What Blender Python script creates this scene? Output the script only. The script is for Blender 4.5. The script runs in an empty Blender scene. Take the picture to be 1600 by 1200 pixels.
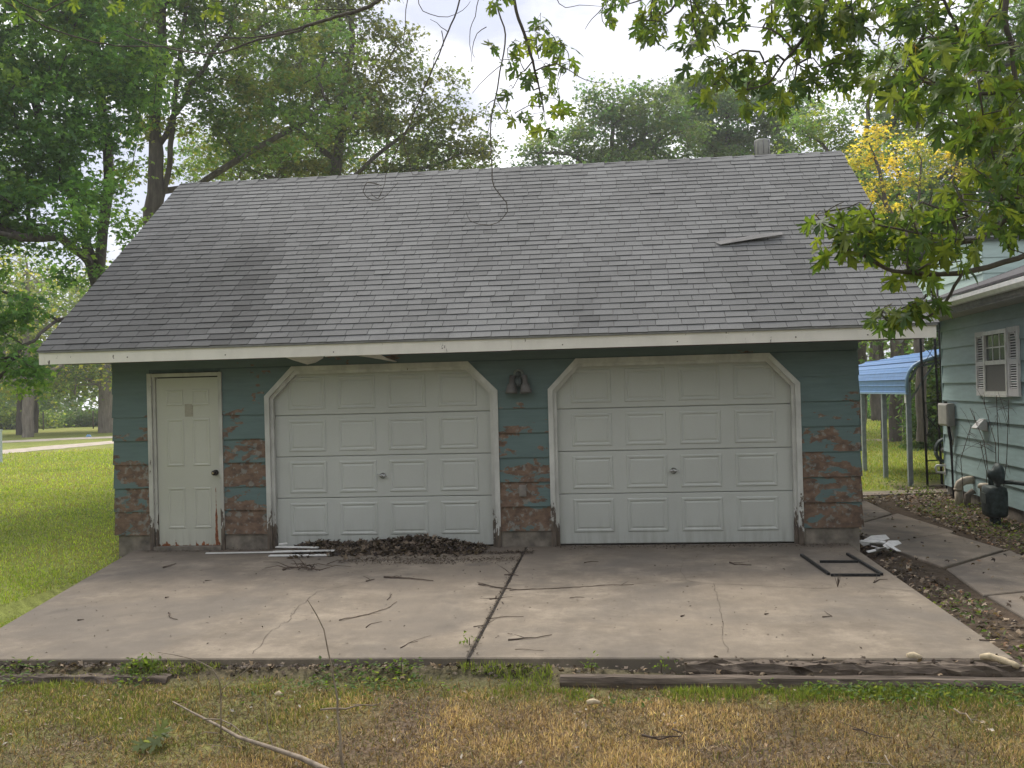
import bpy, bmesh, math, random
import numpy as np
from mathutils import Vector, Matrix

R = math.radians
rng = np.random.default_rng(7)
random.seed(7)
scene = bpy.context.scene
COL = scene.collection

# ------------------------------------------------------------------ camera
CAM_D, CAM_H, YAW, PIT, ROL = 10.919452, 1.772578, 0.0989358, 0.0076470, -0.0258451
FOC = 1500.0                      # pixels for a 1600 wide frame
_f = np.array([-math.sin(YAW) * math.cos(PIT), math.cos(YAW) * math.cos(PIT), math.sin(PIT)])
_r0 = np.array([math.cos(YAW), math.sin(YAW), 0.0])
_u0 = np.cross(_r0, _f)
_r = _r0 * math.cos(ROL) + _u0 * math.sin(ROL)
_u = -_r0 * math.sin(ROL) + _u0 * math.cos(ROL)
CAM = np.array([0.0, -CAM_D, CAM_H])
cam_data = bpy.data.cameras.new('camera')
cam_data.sensor_fit = 'HORIZONTAL'
cam_data.sensor_width = 36.0
cam_data.lens = 36.0 * FOC / 1600.0
cam_data.clip_start = 0.05
cam_data.clip_end = 2000
cam = bpy.data.objects.new('camera', cam_data)
COL.objects.link(cam)
cam.matrix_world = Matrix(((_r[0], _u[0], -_f[0], CAM[0]), (_r[1], _u[1], -_f[1], CAM[1]),
                           (_r[2], _u[2], -_f[2], CAM[2]), (0, 0, 0, 1)))
scene.camera = cam

# ------------------------------------------------------------------ sky, sun, exposure
SUN_EL, SUN_AZ = R(53), R(-20)       # azimuth from +Y (behind the garage) towards +X
world = bpy.data.worlds.new('World')
scene.world = world
world.use_nodes = True
wn, wl = world.node_tree.nodes, world.node_tree.links
wn.clear()
w_out = wn.new('ShaderNodeOutputWorld')
w_bg = wn.new('ShaderNodeBackground')
w_bg.inputs['Strength'].default_value = 0.1
w_sky = wn.new('ShaderNodeTexSky')
w_sky.sky_type = 'NISHITA'
w_sky.sun_disc = False
w_sky.sun_elevation = SUN_EL
w_sky.sun_rotation = SUN_AZ
w_tc = wn.new('ShaderNodeTexCoord')
w_map = wn.new('ShaderNodeMapping')
w_map.inputs['Scale'].default_value = (1.0, 1.0, 2.6)
w_noise = wn.new('ShaderNodeTexNoise')
w_noise.inputs['Scale'].default_value = 2.6
w_noise.inputs['Detail'].default_value = 7
w_noise.inputs['Roughness'].default_value = 0.55
w_cl = wn.new('ShaderNodeValToRGB')           # cloud brightness
w_cl.color_ramp.elements[0].position = 0.42
w_cl.color_ramp.elements[0].color = (3.3, 3.4, 4.0, 1)
w_cl.color_ramp.elements[1].position = 0.60
w_cl.color_ramp.elements[1].color = (6.9, 6.9, 7.15, 1)
w_cov = wn.new('ShaderNodeValToRGB')          # cloud cover
w_cov.color_ramp.elements[0].position = 0.22
w_cov.color_ramp.elements[0].color = (0.72, 0.72, 0.72, 1)
w_cov.color_ramp.elements[1].position = 0.5
w_cov.color_ramp.elements[1].color = (0.97, 0.97, 0.97, 1)
w_mix = wn.new('ShaderNodeMix')
w_mix.data_type = 'RGBA'
wl.new(w_tc.outputs['Generated'], w_map.inputs['Vector'])
wl.new(w_map.outputs['Vector'], w_noise.inputs['Vector'])
wl.new(w_noise.outputs['Fac'], w_cl.inputs['Fac'])
wl.new(w_noise.outputs['Fac'], w_cov.inputs['Fac'])
wl.new(w_cov.outputs['Color'], w_mix.inputs[0])
wl.new(w_sky.outputs['Color'], w_mix.inputs[6])
wl.new(w_cl.outputs['Color'], w_mix.inputs[7])
wl.new(w_mix.outputs[2], w_bg.inputs['Color'])
wl.new(w_bg.outputs['Background'], w_out.inputs['Surface'])

sun_data = bpy.data.lights.new('sun', 'SUN')
sun_data.energy = 1.5
sun_data.angle = R(24)
sun_data.color = (1.0, 0.93, 0.82)
sun = bpy.data.objects.new('sun', sun_data)
COL.objects.link(sun)
_sd = Vector((math.sin(SUN_AZ) * math.cos(SUN_EL), math.cos(SUN_AZ) * math.cos(SUN_EL), math.sin(SUN_EL)))
sun.rotation_euler = _sd.to_track_quat('Z', 'Y').to_euler()
sun.location = (0, 0, 30)

vs = scene.view_settings
vs.view_transform = 'Standard'
vs.look = 'None'
vs.exposure = 1.2
vs.gamma = 1.0
vs.use_curve_mapping = False
scene.render.engine = 'CYCLES'
scene.cycles.use_denoising = True
scene.cycles.max_bounces = 8
scene.cycles.transmission_bounces = 6
scene.cycles.transparent_max_bounces = 8


# ------------------------------------------------------------------ helpers
def at(px, py, depth):
    """a point this many metres in front of the camera, along the line of sight through a photo pixel"""
    return CAM + (_f + _r * (px - 800) / FOC + _u * (600 - py) / FOC) * depth


def on_z(px, py, z):
    d = _f + _r * (px - 800) / FOC + _u * (600 - py) / FOC
    return CAM + d * (z - CAM[2]) / d[2]


def on_y(px, py, y):
    d = _f + _r * (px - 800) / FOC + _u * (600 - py) / FOC
    return CAM + d * (y - CAM[1]) / d[1]


def smooth(t):
    t = np.clip(t, 0, 1)
    return t * t * (3 - 2 * t)


def vnoise(x, y, seed=0):
    """2-D value noise, 0..1"""
    x = np.asarray(x, float); y = np.asarray(y, float)
    xi, yi = np.floor(x).astype(np.int64), np.floor(y).astype(np.int64)
    fx, fy = smooth(x - xi), smooth(y - yi)

    def h(a, b):
        n = (a * 374761393 + b * 668265263 + seed * 974711) & 0x7fffffff
        n = ((n ^ (n >> 13)) * 1274126177) & 0x7fffffff
        return ((n ^ (n >> 16)) & 0xffff) / 65535.0
    return ((h(xi, yi) * (1 - fx) + h(xi + 1, yi) * fx) * (1 - fy)
            + (h(xi, yi + 1) * (1 - fx) + h(xi + 1, yi + 1) * fx) * fy)


def fbm(x, y, seed=0, oct=4):
    s, a, t = 0, 0.5, 0
    for o in range(oct):
        s = s + a * vnoise(np.asarray(x) * 2 ** o, np.asarray(y) * 2 ** o, seed + o)
        t += a; a *= 0.5
    return s / t


def np_mesh(name, V, F, C=None, smooth_shade=False):
    """mesh from numpy arrays; F is (n,3) or (n,4); C a colour for every vertex"""
    V = np.ascontiguousarray(V, np.float32); F = np.ascontiguousarray(F, np.int32)
    me = bpy.data.meshes.new(name)
    me.vertices.add(len(V)); me.vertices.foreach_set('co', V.ravel())
    k = F.shape[1]
    me.loops.add(F.size); me.loops.foreach_set('vertex_index', F.ravel())
    me.polygons.add(len(F))
    me.polygons.foreach_set('loop_start', np.arange(0, F.size, k, dtype=np.int32))
    me.polygons.foreach_set('use_smooth', np.full(len(F), bool(smooth_shade)))
    if C is not None:
        a = me.color_attributes.new('col', 'FLOAT_COLOR', 'POINT')
        C4 = np.ones((len(V), 4), np.float32); C4[:, :3] = C
        a.data.foreach_set('color', C4.ravel())
    me.update(calc_edges=True)
    return me


class MB:
    """collects boxes, prisms, tubes into one mesh"""
    def __init__(self):
        self.v, self.f, self.sm = [], [], []

    def add(self, vs_, fs_, sm=False):
        o = len(self.v)
        self.v += [tuple(map(float, p)) for p in vs_]
        self.f += [tuple(i + o for i in f) for f in fs_]
        self.sm += [sm] * len(fs_)
        return self

    def box(self, x0, x1, y0, y1, z0, z1):
        return self.add([(x0, y0, z0), (x1, y0, z0), (x1, y1, z0), (x0, y1, z0),
                         (x0, y0, z1), (x1, y0, z1), (x1, y1, z1), (x0, y1, z1)],
                        [(0, 3, 2, 1), (4, 5, 6, 7), (0, 1, 5, 4), (1, 2, 6, 5), (2, 3, 7, 6), (3, 0, 4, 7)])

    def hexa(self, p):
        return self.add(p, [(0, 3, 2, 1), (4, 5, 6, 7), (0, 1, 5, 4), (1, 2, 6, 5), (2, 3, 7, 6), (3, 0, 4, 7)])

    def prism(self, front, back):
        """two matching outlines joined by sides"""
        n = len(front)
        fs_ = [tuple(range(n)), tuple(range(2 * n - 1, n - 1, -1))]
        fs_ += [(i, i + n, (i + 1) % n + n, (i + 1) % n) for i in range(n)]
        return self.add(list(front) + list(back), fs_)

    def tube(self, pts, rad, n=8, cap=True, sm=True):
        pts = [np.array(p, float) for p in pts]
        if not hasattr(rad, '__len__'):
            rad = [rad] * len(pts)
        vs_, fs_ = [], []
        t = pts[1] - pts[0]; t /= np.linalg.norm(t) + 1e-9
        a = np.cross(t, (0, 0, 1.0))
        if np.linalg.norm(a) < 1e-3:
            a = np.cross(t, (0, 1.0, 0))
        a /= np.linalg.norm(a)
        for i, p in enumerate(pts):
            if 0 < i < len(pts) - 1:
                t = pts[i + 1] - pts[i - 1]
            elif i > 0:
                t = pts[i] - pts[i - 1]
            t = t / (np.linalg.norm(t) + 1e-9)
            a = a - t * np.dot(a, t); a /= np.linalg.norm(a) + 1e-9
            b = np.cross(t, a)
            for k in range(n):
                w = 2 * math.pi * k / n
                vs_.append(p + (a * math.cos(w) + b * math.sin(w)) * rad[i])
        for i in range(len(pts) - 1):
            for k in range(n):
                k2 = (k + 1) % n
                fs_.append((i * n + k, i * n + k2, (i + 1) * n + k2, (i + 1) * n + k))
        if cap:
            fs_.append(tuple(range(n - 1, -1, -1)))
            fs_.append(tuple(range((len(pts) - 1) * n, len(pts) * n)))
        return self.add(vs_, fs_, sm)

    def lathe(self, o, axis, prof, n=16):
        """profile of (distance along axis, radius) turned about an axis"""
        axis = np.array(axis, float); axis /= np.linalg.norm(axis)
        return self.tube([np.array(o) + axis * d for d, r in prof], [max(r, 1e-4) for d, r in prof], n)

    def mesh(self, name):
        me = bpy.data.meshes.new(name)
        me.from_pydata(self.v, [], self.f)
        me.polygons.foreach_set('use_smooth', self.sm)
        me.update()
        return me


def obj(name, me, mat, parent=None):
    o = bpy.data.objects.new(name, me.mesh(name) if isinstance(me, MB) else me)
    if mat and not o.data.materials:
        o.data.materials.append(mat)
    COL.objects.link(o)
    if parent is not None:
        o.parent = parent
        if parent.type == 'EMPTY':
            o.matrix_parent_inverse = Matrix.Translation(-parent.location)
    return o


def tag(o, label=None, cat=None, group=None, kind=None):
    for k, v in (('label', label), ('category', cat), ('group', group), ('kind', kind)):
        if v:
            o[k] = v
    return o


def thing(name, label, cat, loc=(0, 0, 0), group=None):
    o = bpy.data.objects.new(name, None)
    o.location = loc
    o.empty_display_size = 0.2
    COL.objects.link(o)
    return tag(o, label, cat, group)


# ------------------------------------------------------------------ materials
class NT:
    def __init__(self, name):
        self.m = bpy.data.materials.new(name)
        self.m.use_nodes = True
        self.n, self.l = self.m.node_tree.nodes, self.m.node_tree.links
        self.bsdf = self.n['Principled BSDF']
        self.out = self.n['Material Output']
        self.bsdf.inputs['Specular IOR Level'].default_value = 0.3
        self.pos = None

    def link(self, a, b):
        self.l.new(a, b)

    def position(self):
        if self.pos is None:
            self.pos = self.n.new('ShaderNodeNewGeometry').outputs['Position']
        return self.pos

    def mapped(self, scale=(1, 1, 1), loc=(0, 0, 0)):
        m = self.n.new('ShaderNodeMapping')
        m.inputs['Scale'].default_value = scale
        m.inputs['Location'].default_value = loc
        self.link(self.position(), m.inputs['Vector'])
        return m.outputs['Vector']

    def noise(self, scale, detail=4, rough=0.55, vec=None, dist=0.0):
        t = self.n.new('ShaderNodeTexNoise')
        t.inputs['Scale'].default_value = scale
        t.inputs['Detail'].default_value = detail
        t.inputs['Roughness'].default_value = rough
        t.inputs['Distortion'].default_value = dist
        self.link(vec if vec is not None else self.position(), t.inputs['Vector'])
        return t.outputs['Fac']

    def ramp(self, fac, stops):
        r = self.n.new('ShaderNodeValToRGB')
        e = r.color_ramp.elements
        while len(e) < len(stops):
            e.new(0.5)
        for i, (p, c) in enumerate(stops):
            e[i].position = p
            e[i].color = (c, c, c, 1) if not hasattr(c, '__len__') else (*c, 1)
        self.link(fac, r.inputs['Fac'])
        return r.outputs['Color']

    def mix(self, fac, a, b, mode='MIX'):
        m = self.n.new('ShaderNodeMix')
        m.data_type = 'RGBA'; m.blend_type = mode
        for s, v in ((m.inputs[0], fac), (m.inputs[6], a), (m.inputs[7], b)):
            if hasattr(v, 'is_output'):
                self.link(v, s)
            elif hasattr(v, '__len__'):
                s.default_value = (*v, 1)
            else:
                s.default_value = v
        return m.outputs[2]

    def math(self, op, a, b=0.0, c=None):
        m = self.n.new('ShaderNodeMath'); m.operation = op
        for s, v in zip(m.inputs, (a, b) if c is None else (a, b, c)):
            if hasattr(v, 'is_output'):
                self.link(v, s)
            else:
                s.default_value = v
        return m.outputs[0]

    def sep(self):
        s = self.n.new('ShaderNodeSeparateXYZ')
        self.link(self.position(), s.inputs[0])
        return s.outputs

    def attr(self, name):
        a = self.n.new('ShaderNodeAttribute')
        a.attribute_name = name
        return a.outputs['Color']

    def color(self, c):
        if hasattr(c, 'is_output'):
            self.link(c, self.bsdf.inputs['Base Color'])
        else:
            self.bsdf.inputs['Base Color'].default_value = (*c, 1)
        return self

    def rough(self, v):
        if hasattr(v, 'is_output'):
            self.link(v, self.bsdf.inputs['Roughness'])
        else:
            self.bsdf.inputs['Roughness'].default_value = v
        return self

    def bump(self, h, strength=0.3, dist=0.01):
        b = self.n.new('ShaderNodeBump')
        b.inputs['Strength'].default_value = strength
        b.inputs['Distance'].default_value = dist
        self.link(h, b.inputs['Height'])
        self.link(b.outputs['Normal'], self.bsdf.inputs['Normal'])
        return self


M = {}


def plain(name, c, rough=0.6, metal=0.0, var=0.25, scale=9.0, spec=0.3, bump=0.0):
    t = NT(name)
    n = t.noise(scale, 6)
    lo = tuple(x * (1 - var) for x in c); hi = tuple(min(1, x * (1 + var)) for x in c)
    t.color(t.ramp(n, [(0.3, lo), (0.7, hi)])).rough(rough)
    t.bsdf.inputs['Metallic'].default_value = metal
    t.bsdf.inputs['Specular IOR Level'].default_value = spec
    if bump:
        t.bump(t.noise(scale * 12, 5), bump, 0.004)
    M[name] = t.m
    return t


def siding_mat(name, base, peel0, slope):
    """old paint over hardboard; it has flaked off towards the ground"""
    t = NT(name)
    x, y, z = t.sep()
    g = t.noise(1.0, 5, 0.6, t.mapped((3, 3, 22)))
    paint = t.ramp(g, [(0.25, tuple(v * 0.86 for v in base)), (0.75, tuple(v * 1.14 for v in base))])
    big = t.noise(0.9, 3)
    paint = t.mix(t.ramp(big, [(0.35, 0.0), (0.7, 0.35)]), paint, tuple(v * 0.75 + 0.02 for v in base))
    kb = t.math('FLOOR', t.math('DIVIDE', t.math('SUBTRACT', z, 0.18), 0.2794))
    cv = t.n.new('ShaderNodeCombineXYZ')
    t.link(t.math('MULTIPLY', kb, 7.31), cv.inputs[0]); t.link(t.math('MULTIPLY', kb, 3.17), cv.inputs[1])

    def lap(scale, loc=(0, 0, 0)):       # every board has flaked in its own way
        va = t.n.new('ShaderNodeVectorMath'); va.operation = 'ADD'
        t.link(t.mapped(scale, loc), va.inputs[0]); t.link(cv.outputs[0], va.inputs[1])
        return va.outputs[0]
    n1 = t.noise(1.0, 9, 0.66, lap((3.4, 3.4, 7.5)), 0.4)
    n2 = t.noise(1.0, 3, 0.5, lap((1.6, 1.6, 2.6), (3.1, 0, 1.7)))
    lim = t.math('MULTIPLY_ADD', z, slope, peel0)
    d = t.math('SUBTRACT', t.math('ADD', t.math('MULTIPLY', n1, 0.62), t.math('MULTIPLY', n2, 0.5)), lim)
    mask = t.ramp(d, [(0.0, 0.0), (0.012, 1.0)])
    edge = t.ramp(d, [(0.0, 0.0), (0.008, 1.0), (0.03, 1.0), (0.05, 0.0)])
    w = t.noise(1.0, 6, 0.65, t.mapped((9, 9, 14), (7, 0, 0)))
    bare = t.ramp(w, [(0.25, (0.065, 0.050, 0.041)), (0.42, (0.125, 0.084, 0.060)), (0.6, (0.195, 0.128, 0.088)), (0.8, (0.25, 0.20, 0.165))])
    primer = t.ramp(t.noise(16, 5), [(0.55, 0.0), (0.62, 1.0)])
    bare = t.mix(t.math('MULTIPLY', primer, 0.35), bare, (0.30, 0.36, 0.34))
    c = t.mix(mask, paint, bare)
    t.color(c).rough(t.ramp(mask, [(0, 0.55), (1, 0.9)]))
    hgt = t.mix(0.5, g, t.mix(mask, (1, 1, 1), w))
    t.bump(hgt, 0.35, 0.006)
    M[name] = t.m


def white_wood(name, base, peel0, slope, bare=((0.05, 0.04, 0.032), (0.16, 0.125, 0.095)), dirt=0.35):
    t = NT(name)
    x, y, z = t.sep()
    n1 = t.noise(1.0, 9, 0.7, t.mapped((16, 16, 5)))
    lim = t.math('MINIMUM', t.math('MULTIPLY_ADD', z, slope, peel0), 0.66)
    d = t.math('SUBTRACT', n1, lim)
    mask = t.ramp(d, [(0.0, 0.0), (0.02, 1.0)])
    b = t.ramp(t.noise(1, 5, 0.6, t.mapped((30, 30, 6))), [(0.3, bare[0]), (0.7, bare[1])])
    p = t.ramp(t.noise(1.0, 6, 0.6, t.mapped((5, 5, 2.5))), [(0.3, tuple(v * (1 - dirt) for v in base)), (0.65, base)])
    t.color(t.mix(mask, p, b)).rough(0.6)
    t.bump(t.mix(0.5, n1, t.mix(mask, (1, 1, 1), (0, 0, 0))), 0.25, 0.004)
    M[name] = t.m


siding_mat('garage_siding', (0.108, 0.163, 0.158), 0.478, 0.095)
siding_mat('house_siding', (0.36, 0.49, 0.49), 0.70, 0.10)
siding_mat('mint_siding', (0.52, 0.66, 0.60), 0.9, 0.1)
white_wood('door_trim', (0.60, 0.60, 0.56), 0.30, 0.62)
white_wood('fascia_white', (0.76, 0.73, 0.66), 0.9, 0.1, dirt=0.12)
white_wood('entry_trim', (0.54, 0.53, 0.48), 0.26, 0.62)
white_wood('shutter_white', (0.82, 0.80, 0.79), 0.9, 0.1, dirt=0.1)


def door_mat(name, base, rust):
    t = NT(name)
    x, y, z = t.sep()
    g = t.noise(0.9, 4)
    c = t.ramp(g, [(0.3, tuple(v * 0.88 for v in base)), (0.7, base)])
    fine = t.noise(60, 3)
    c = t.mix(t.ramp(fine, [(0.4, 0.0), (0.8, 0.12)]), c, (0.35, 0.34, 0.28))
    st = t.noise(1.0, 6, 0.6, t.mapped((14, 14, 1.2)))
    low = t.ramp(z, [(0.0, 1.0), (0.35, 0.0)])
    c = t.mix(t.math('MULTIPLY', t.math('MULTIPLY', t.ramp(st, [(0.45, 0.0), (0.75, 1.0)]), low), 0.6), c, (0.22, 0.20, 0.16))
    if rust:
        n = t.noise(1.0, 6, 0.6, t.mapped((18, 18, 10)))
        # rust eats the bottom edge and the lock side of the steel door
        lim = t.math('MULTIPLY_ADD', z, 3.2, 0.30)
        r1 = t.ramp(t.math('SUBTRACT', n, lim), [(0.0, 0.0), (0.03, 1.0)])
        side = t.math('ABSOLUTE', t.math('SUBTRACT', x, -4.628))
        r2 = t.ramp(t.math('SUBTRACT', t.math('SUBTRACT', n, t.math('MULTIPLY', side, 22.0)), t.math('MULTIPLY_ADD', z, 0.75, 0.0)), [(0.0, 0.0), (0.05, 1.0)])
        c = t.mix(t.math('MAXIMUM', r1, r2), c, t.ramp(t.noise(50, 4), [(0.3, (0.12, 0.035, 0.015)), (0.7, (0.33, 0.12, 0.05))]))
    t.color(c).rough(0.45)
    t.bump(fine, 0.05, 0.002)
    M[name] = t.m


door_mat('overhead_door', (0.51, 0.525, 0.49), False)
door_mat('entry_door', (0.52, 0.52, 0.45), True)

# concrete of the apron and the path
for nm, a, b, sp in (('driveway_concrete', (0.225, 0.187, 0.140), (0.345, 0.290, 0.220), 1.0),
                     ('path_concrete', (0.27, 0.22, 0.168), (0.39, 0.325, 0.25), 1.6)):
    t = NT(nm)
    big = t.noise(0.75 * sp, 5, 0.6, None, 0.6)
    mid = t.noise(2.6, 12, 0.74)
    fine = t.noise(120, 4, 0.7)
    c = t.ramp(mid, [(0.36, tuple(v * 0.72 for v in a)), (0.5, a), (0.66, b)])
    c = t.mix(t.ramp(big, [(0.44, 0.0), (0.62, 0.75)]), c, (0.135, 0.119, 0.099))
    c = t.mix(t.ramp(t.noise(0.5, 4, 0.5, t.mapped((1, 1, 1), (4.4, 1.2, 0))), [(0.5, 0.0), (0.7, 0.5)]), c, (0.30, 0.245, 0.180))
    c = t.mix(t.ramp(fine, [(0.35, 0.4), (0.6, 0.0)]), c, (0.16, 0.13, 0.105))
    c = t.mix(t.ramp(t.noise(240, 2, 0.5), [(0.62, 0.0), (0.72, 0.3)]), c, (0.5, 0.44, 0.37))
    x, y, z = t.sep()
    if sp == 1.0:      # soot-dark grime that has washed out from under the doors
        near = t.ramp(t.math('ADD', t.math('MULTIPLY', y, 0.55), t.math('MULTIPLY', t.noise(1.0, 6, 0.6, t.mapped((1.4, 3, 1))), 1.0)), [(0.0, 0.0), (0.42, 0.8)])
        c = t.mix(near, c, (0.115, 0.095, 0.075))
    spot = t.noise(1.0, 2, 0.4, t.mapped((2.1, 1.7, 1), (11.3, 5.1, 0)))
    c = t.mix(t.ramp(spot, [(0.66, 0.0), (0.76, 0.45)]), c, (0.085, 0.075, 0.065))
    streak = t.noise(1.0, 6, 0.7, t.mapped((5.5, 0.7, 1), (2, 9, 0)))
    c = t.mix(t.ramp(streak, [(0.5, 0.0), (0.75, 0.3)]), c, (0.12, 0.10, 0.08))
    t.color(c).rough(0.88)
    t.bump(t.mix(0.4, fine, mid), 0.5, 0.005)
    M[nm] = t.m

plain('foundation', (0.19, 0.165, 0.135), 0.9, var=0.5, scale=6, bump=0.6)
plain('dark_gap', (0.03, 0.026, 0.022), 0.95, var=0.3)
plain('crack_dirt', (0.10, 0.08, 0.06), 0.95, var=0.5, scale=30)
plain('soffit_wood', (0.10, 0.075, 0.06), 0.8, var=0.4)
plain('soffit_white', (0.60, 0.58, 0.53), 0.55, var=0.15)
plain('drip_edge', (0.20, 0.20, 0.195), 0.45, 0.3, var=0.2)
plain('nail', (0.06, 0.045, 0.04), 0.6)
plain('chrome', (0.55, 0.55, 0.53), 0.25, 1.0, var=0.2)
plain('knob_dark', (0.035, 0.03, 0.025), 0.3, 0.6)
plain('brass', (0.4, 0.33, 0.18), 0.35, 0.8)
plain('fixture_grey', (0.20, 0.215, 0.20), 0.5, var=0.25)
plain('fixture_dark', (0.07, 0.085, 0.085), 0.5, var=0.3)
plain('lamp_brown', (0.13, 0.122, 0.115), 0.5, var=0.3)
plain('outlet_grey', (0.24, 0.215, 0.19), 0.6)
plain('note_grey', (0.33, 0.31, 0.25), 0.85, var=0.12, scale=40)
plain('galvanised', (0.44, 0.44, 0.42), 0.5, 0.35, var=0.15)
plain('carport_blue', (0.10, 0.225, 0.46), 0.4, var=0.12, spec=0.4)
plain('carport_pale', (0.25, 0.38, 0.52), 0.45, var=0.1)
plain('carport_post', (0.30, 0.33, 0.35), 0.5, 0.3, var=0.2)
plain('black_iron', (0.028, 0.028, 0.028), 0.55, 0.3, var=0.35, scale=30)
plain('meter_iron', (0.045, 0.062, 0.06), 0.6, 0.1, var=0.5, scale=25)
plain('gutter_white', (0.80, 0.79, 0.75), 0.35, var=0.1)
plain('eave_grey', (0.34, 0.32, 0.29), 0.6, var=0.2)
plain('box_grey', (0.40, 0.385, 0.35), 0.55, var=0.15)
plain('cable_black', (0.03, 0.03, 0.032), 0.5)
plain('pvc', (0.52, 0.45, 0.35), 0.5, var=0.2)
plain('white_plastic', (0.72, 0.71, 0.68), 0.45, var=0.1)
plain('debris_white', (0.70, 0.69, 0.66), 0.6, var=0.15, scale=14)
plain('house_roof', (0.085, 0.082, 0.085), 0.9, var=0.3, scale=20, bump=0.5)
plain('gravel', (0.46, 0.40, 0.33), 0.95, var=0.25, scale=3)
plain('pale_chunk', (0.56, 0.46, 0.31), 0.85, var=0.3, scale=25, bump=0.7)
plain('stick_bark', (0.10, 0.075, 0.058), 0.9, var=0.4, scale=25, bump=0.5)
plain('stick_pale', (0.27, 0.22, 0.17), 0.9, var=0.35, scale=20, bump=0.4)
plain('pale_post', (0.55, 0.62, 0.66), 0.5, var=0.1)
plain('siding_back', (0.075, 0.12, 0.118), 0.9, var=0.2)
plain('blue_litter', (0.25, 0.45, 0.75), 0.4)
plain('green_shed', (0.05, 0.16, 0.09), 0.7, var=0.2)

# weathered timber
t = NT('timber')
g = t.noise(1.0, 8, 0.65, t.mapped((2.2, 26, 26)))
t.color(t.ramp(g, [(0.28, (0.035, 0.028, 0.023)), (0.5, (0.115, 0.09, 0.07)), (0.75, (0.25, 0.205, 0.16))])).rough(0.92)
t.bump(g, 0.9, 0.012)
M['timber'] = t.m
t = NT('timber_side')
g = t.noise(1.0, 8, 0.65, t.mapped((26, 2.2, 26)))
t.color(t.ramp(g, [(0.28, (0.035, 0.028, 0.023)), (0.5, (0.115, 0.09, 0.07)), (0.75, (0.23, 0.19, 0.15))])).rough(0.92)
t.bump(g, 0.9, 0.012)
M['timber_side'] = t.m

# asphalt shingles, the shade of each one comes with its mesh
t = NT('shingle')
sp = t.noise(170, 3, 0.7)
c = t.mix(1.0, t.attr('col'), t.ramp(sp, [(0.3, (0.62, 0.62, 0.62)), (0.7, (1.35, 1.35, 1.35))]), 'MULTIPLY')
c = t.mix(t.ramp(t.noise(1.0, 5, 0.6, t.mapped((3.0, 0.5, 0.5))), [(0.55, 0.0), (0.75, 0.3)]), c, (0.085, 0.083, 0.083))
t.color(c).rough(0.93)
t.bump(sp, 0.5, 0.004)
M['shingle'] = t.m

# glass of the house window
t = NT('window_glass')
t.color((0.035, 0.05, 0.055)).rough(0.06)
t.bsdf.inputs['Specular IOR Level'].default_value = 0.6
M['window_glass'] = t.m
plain('insect_screen', (0.20, 0.195, 0.18), 0.8, var=0.1, scale=60)

# bark
for nm, c0, c1 in (('bark', (0.045, 0.038, 0.032), (0.15, 0.13, 0.11)), ('bark_pale', (0.13, 0.11, 0.092), (0.30, 0.265, 0.225))):
    t = NT(nm)
    g = t.noise(1.0, 8, 0.65, t.mapped((9, 9, 1.8)))
    t.color(t.ramp(g, [(0.3, c0), (0.7, c1)])).rough(0.95)
    t.bump(g, 0.8, 0.03)
    M[nm] = t.m


def leaf_mat(name, transl=0.45, gloss=0.35, mult=(1, 1, 1)):
    """thin leaf: some light is thrown back, some comes through"""
    t = NT(name)
    c = t.attr('col')
    c = t.mix(1.0, c, t.ramp(t.noise(35, 2), [(0.3, (0.8, 0.8, 0.8)), (0.7, (1.15, 1.15, 1.15))]), 'MULTIPLY')
    t.color(c).rough(0.5)
    t.bsdf.inputs['Specular IOR Level'].default_value = gloss
    tr = t.n.new('ShaderNodeBsdfTranslucent')
    t.link(t.mix(1.0, c, (1.85, 1.75, 0.75), 'MULTIPLY'), tr.inputs['Color'])
    mx = t.n.new('ShaderNodeMixShader')
    mx.inputs[0].default_value = transl
    t.link(t.bsdf.outputs[0], mx.inputs[1]); t.link(tr.outputs[0], mx.inputs[2])
    t.link(mx.outputs[0], t.out.inputs['Surface'])
    M[name] = t.m


leaf_mat('leaf', 0.55, 0.3)
leaf_mat('grass', 0.35, 0.15)
leaf_mat('dead_leaf', 0.1, 0.1)

# ground: the colour of soil and turf comes with the mesh
t = NT('ground')
c = t.attr('col')
n1 = t.noise(9, 6, 0.65); n2 = t.noise(0.6, 4, 0.6); n3 = t.noise(70, 3, 0.7)
c = t.mix(1.0, c, t.ramp(n1, [(0.3, (0.62, 0.62, 0.62)), (0.7, (1.35, 1.35, 1.35))]), 'MULTIPLY')
c = t.mix(1.0, c, t.ramp(n2, [(0.3, (0.8, 0.85, 0.8)), (0.7, (1.2, 1.15, 1.2))]), 'MULTIPLY')
c = t.mix(1.0, c, t.ramp(n3, [(0.3, (0.6, 0.6, 0.6)), (0.7, (1.3, 1.3, 1.3))]), 'MULTIPLY')
t.color(c).rough(0.97)
t.bsdf.inputs['Specular IOR Level'].default_value = 0.05
t.bump(n1, 0.6, 0.03)
M['ground'] = t.m


# ------------------------------------------------------------------ the ground
DRIVE_L = [(-5.66, 0.0), (-4.66, -4.62)]      # left edge of the apron runs in a little towards the road
DRIVE_F = -4.55


def drive_left_x(y):
    t_ = np.clip(-np.asarray(y) / 4.62, 0, 1)
    return -5.66 + t_ * 1.0


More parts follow.
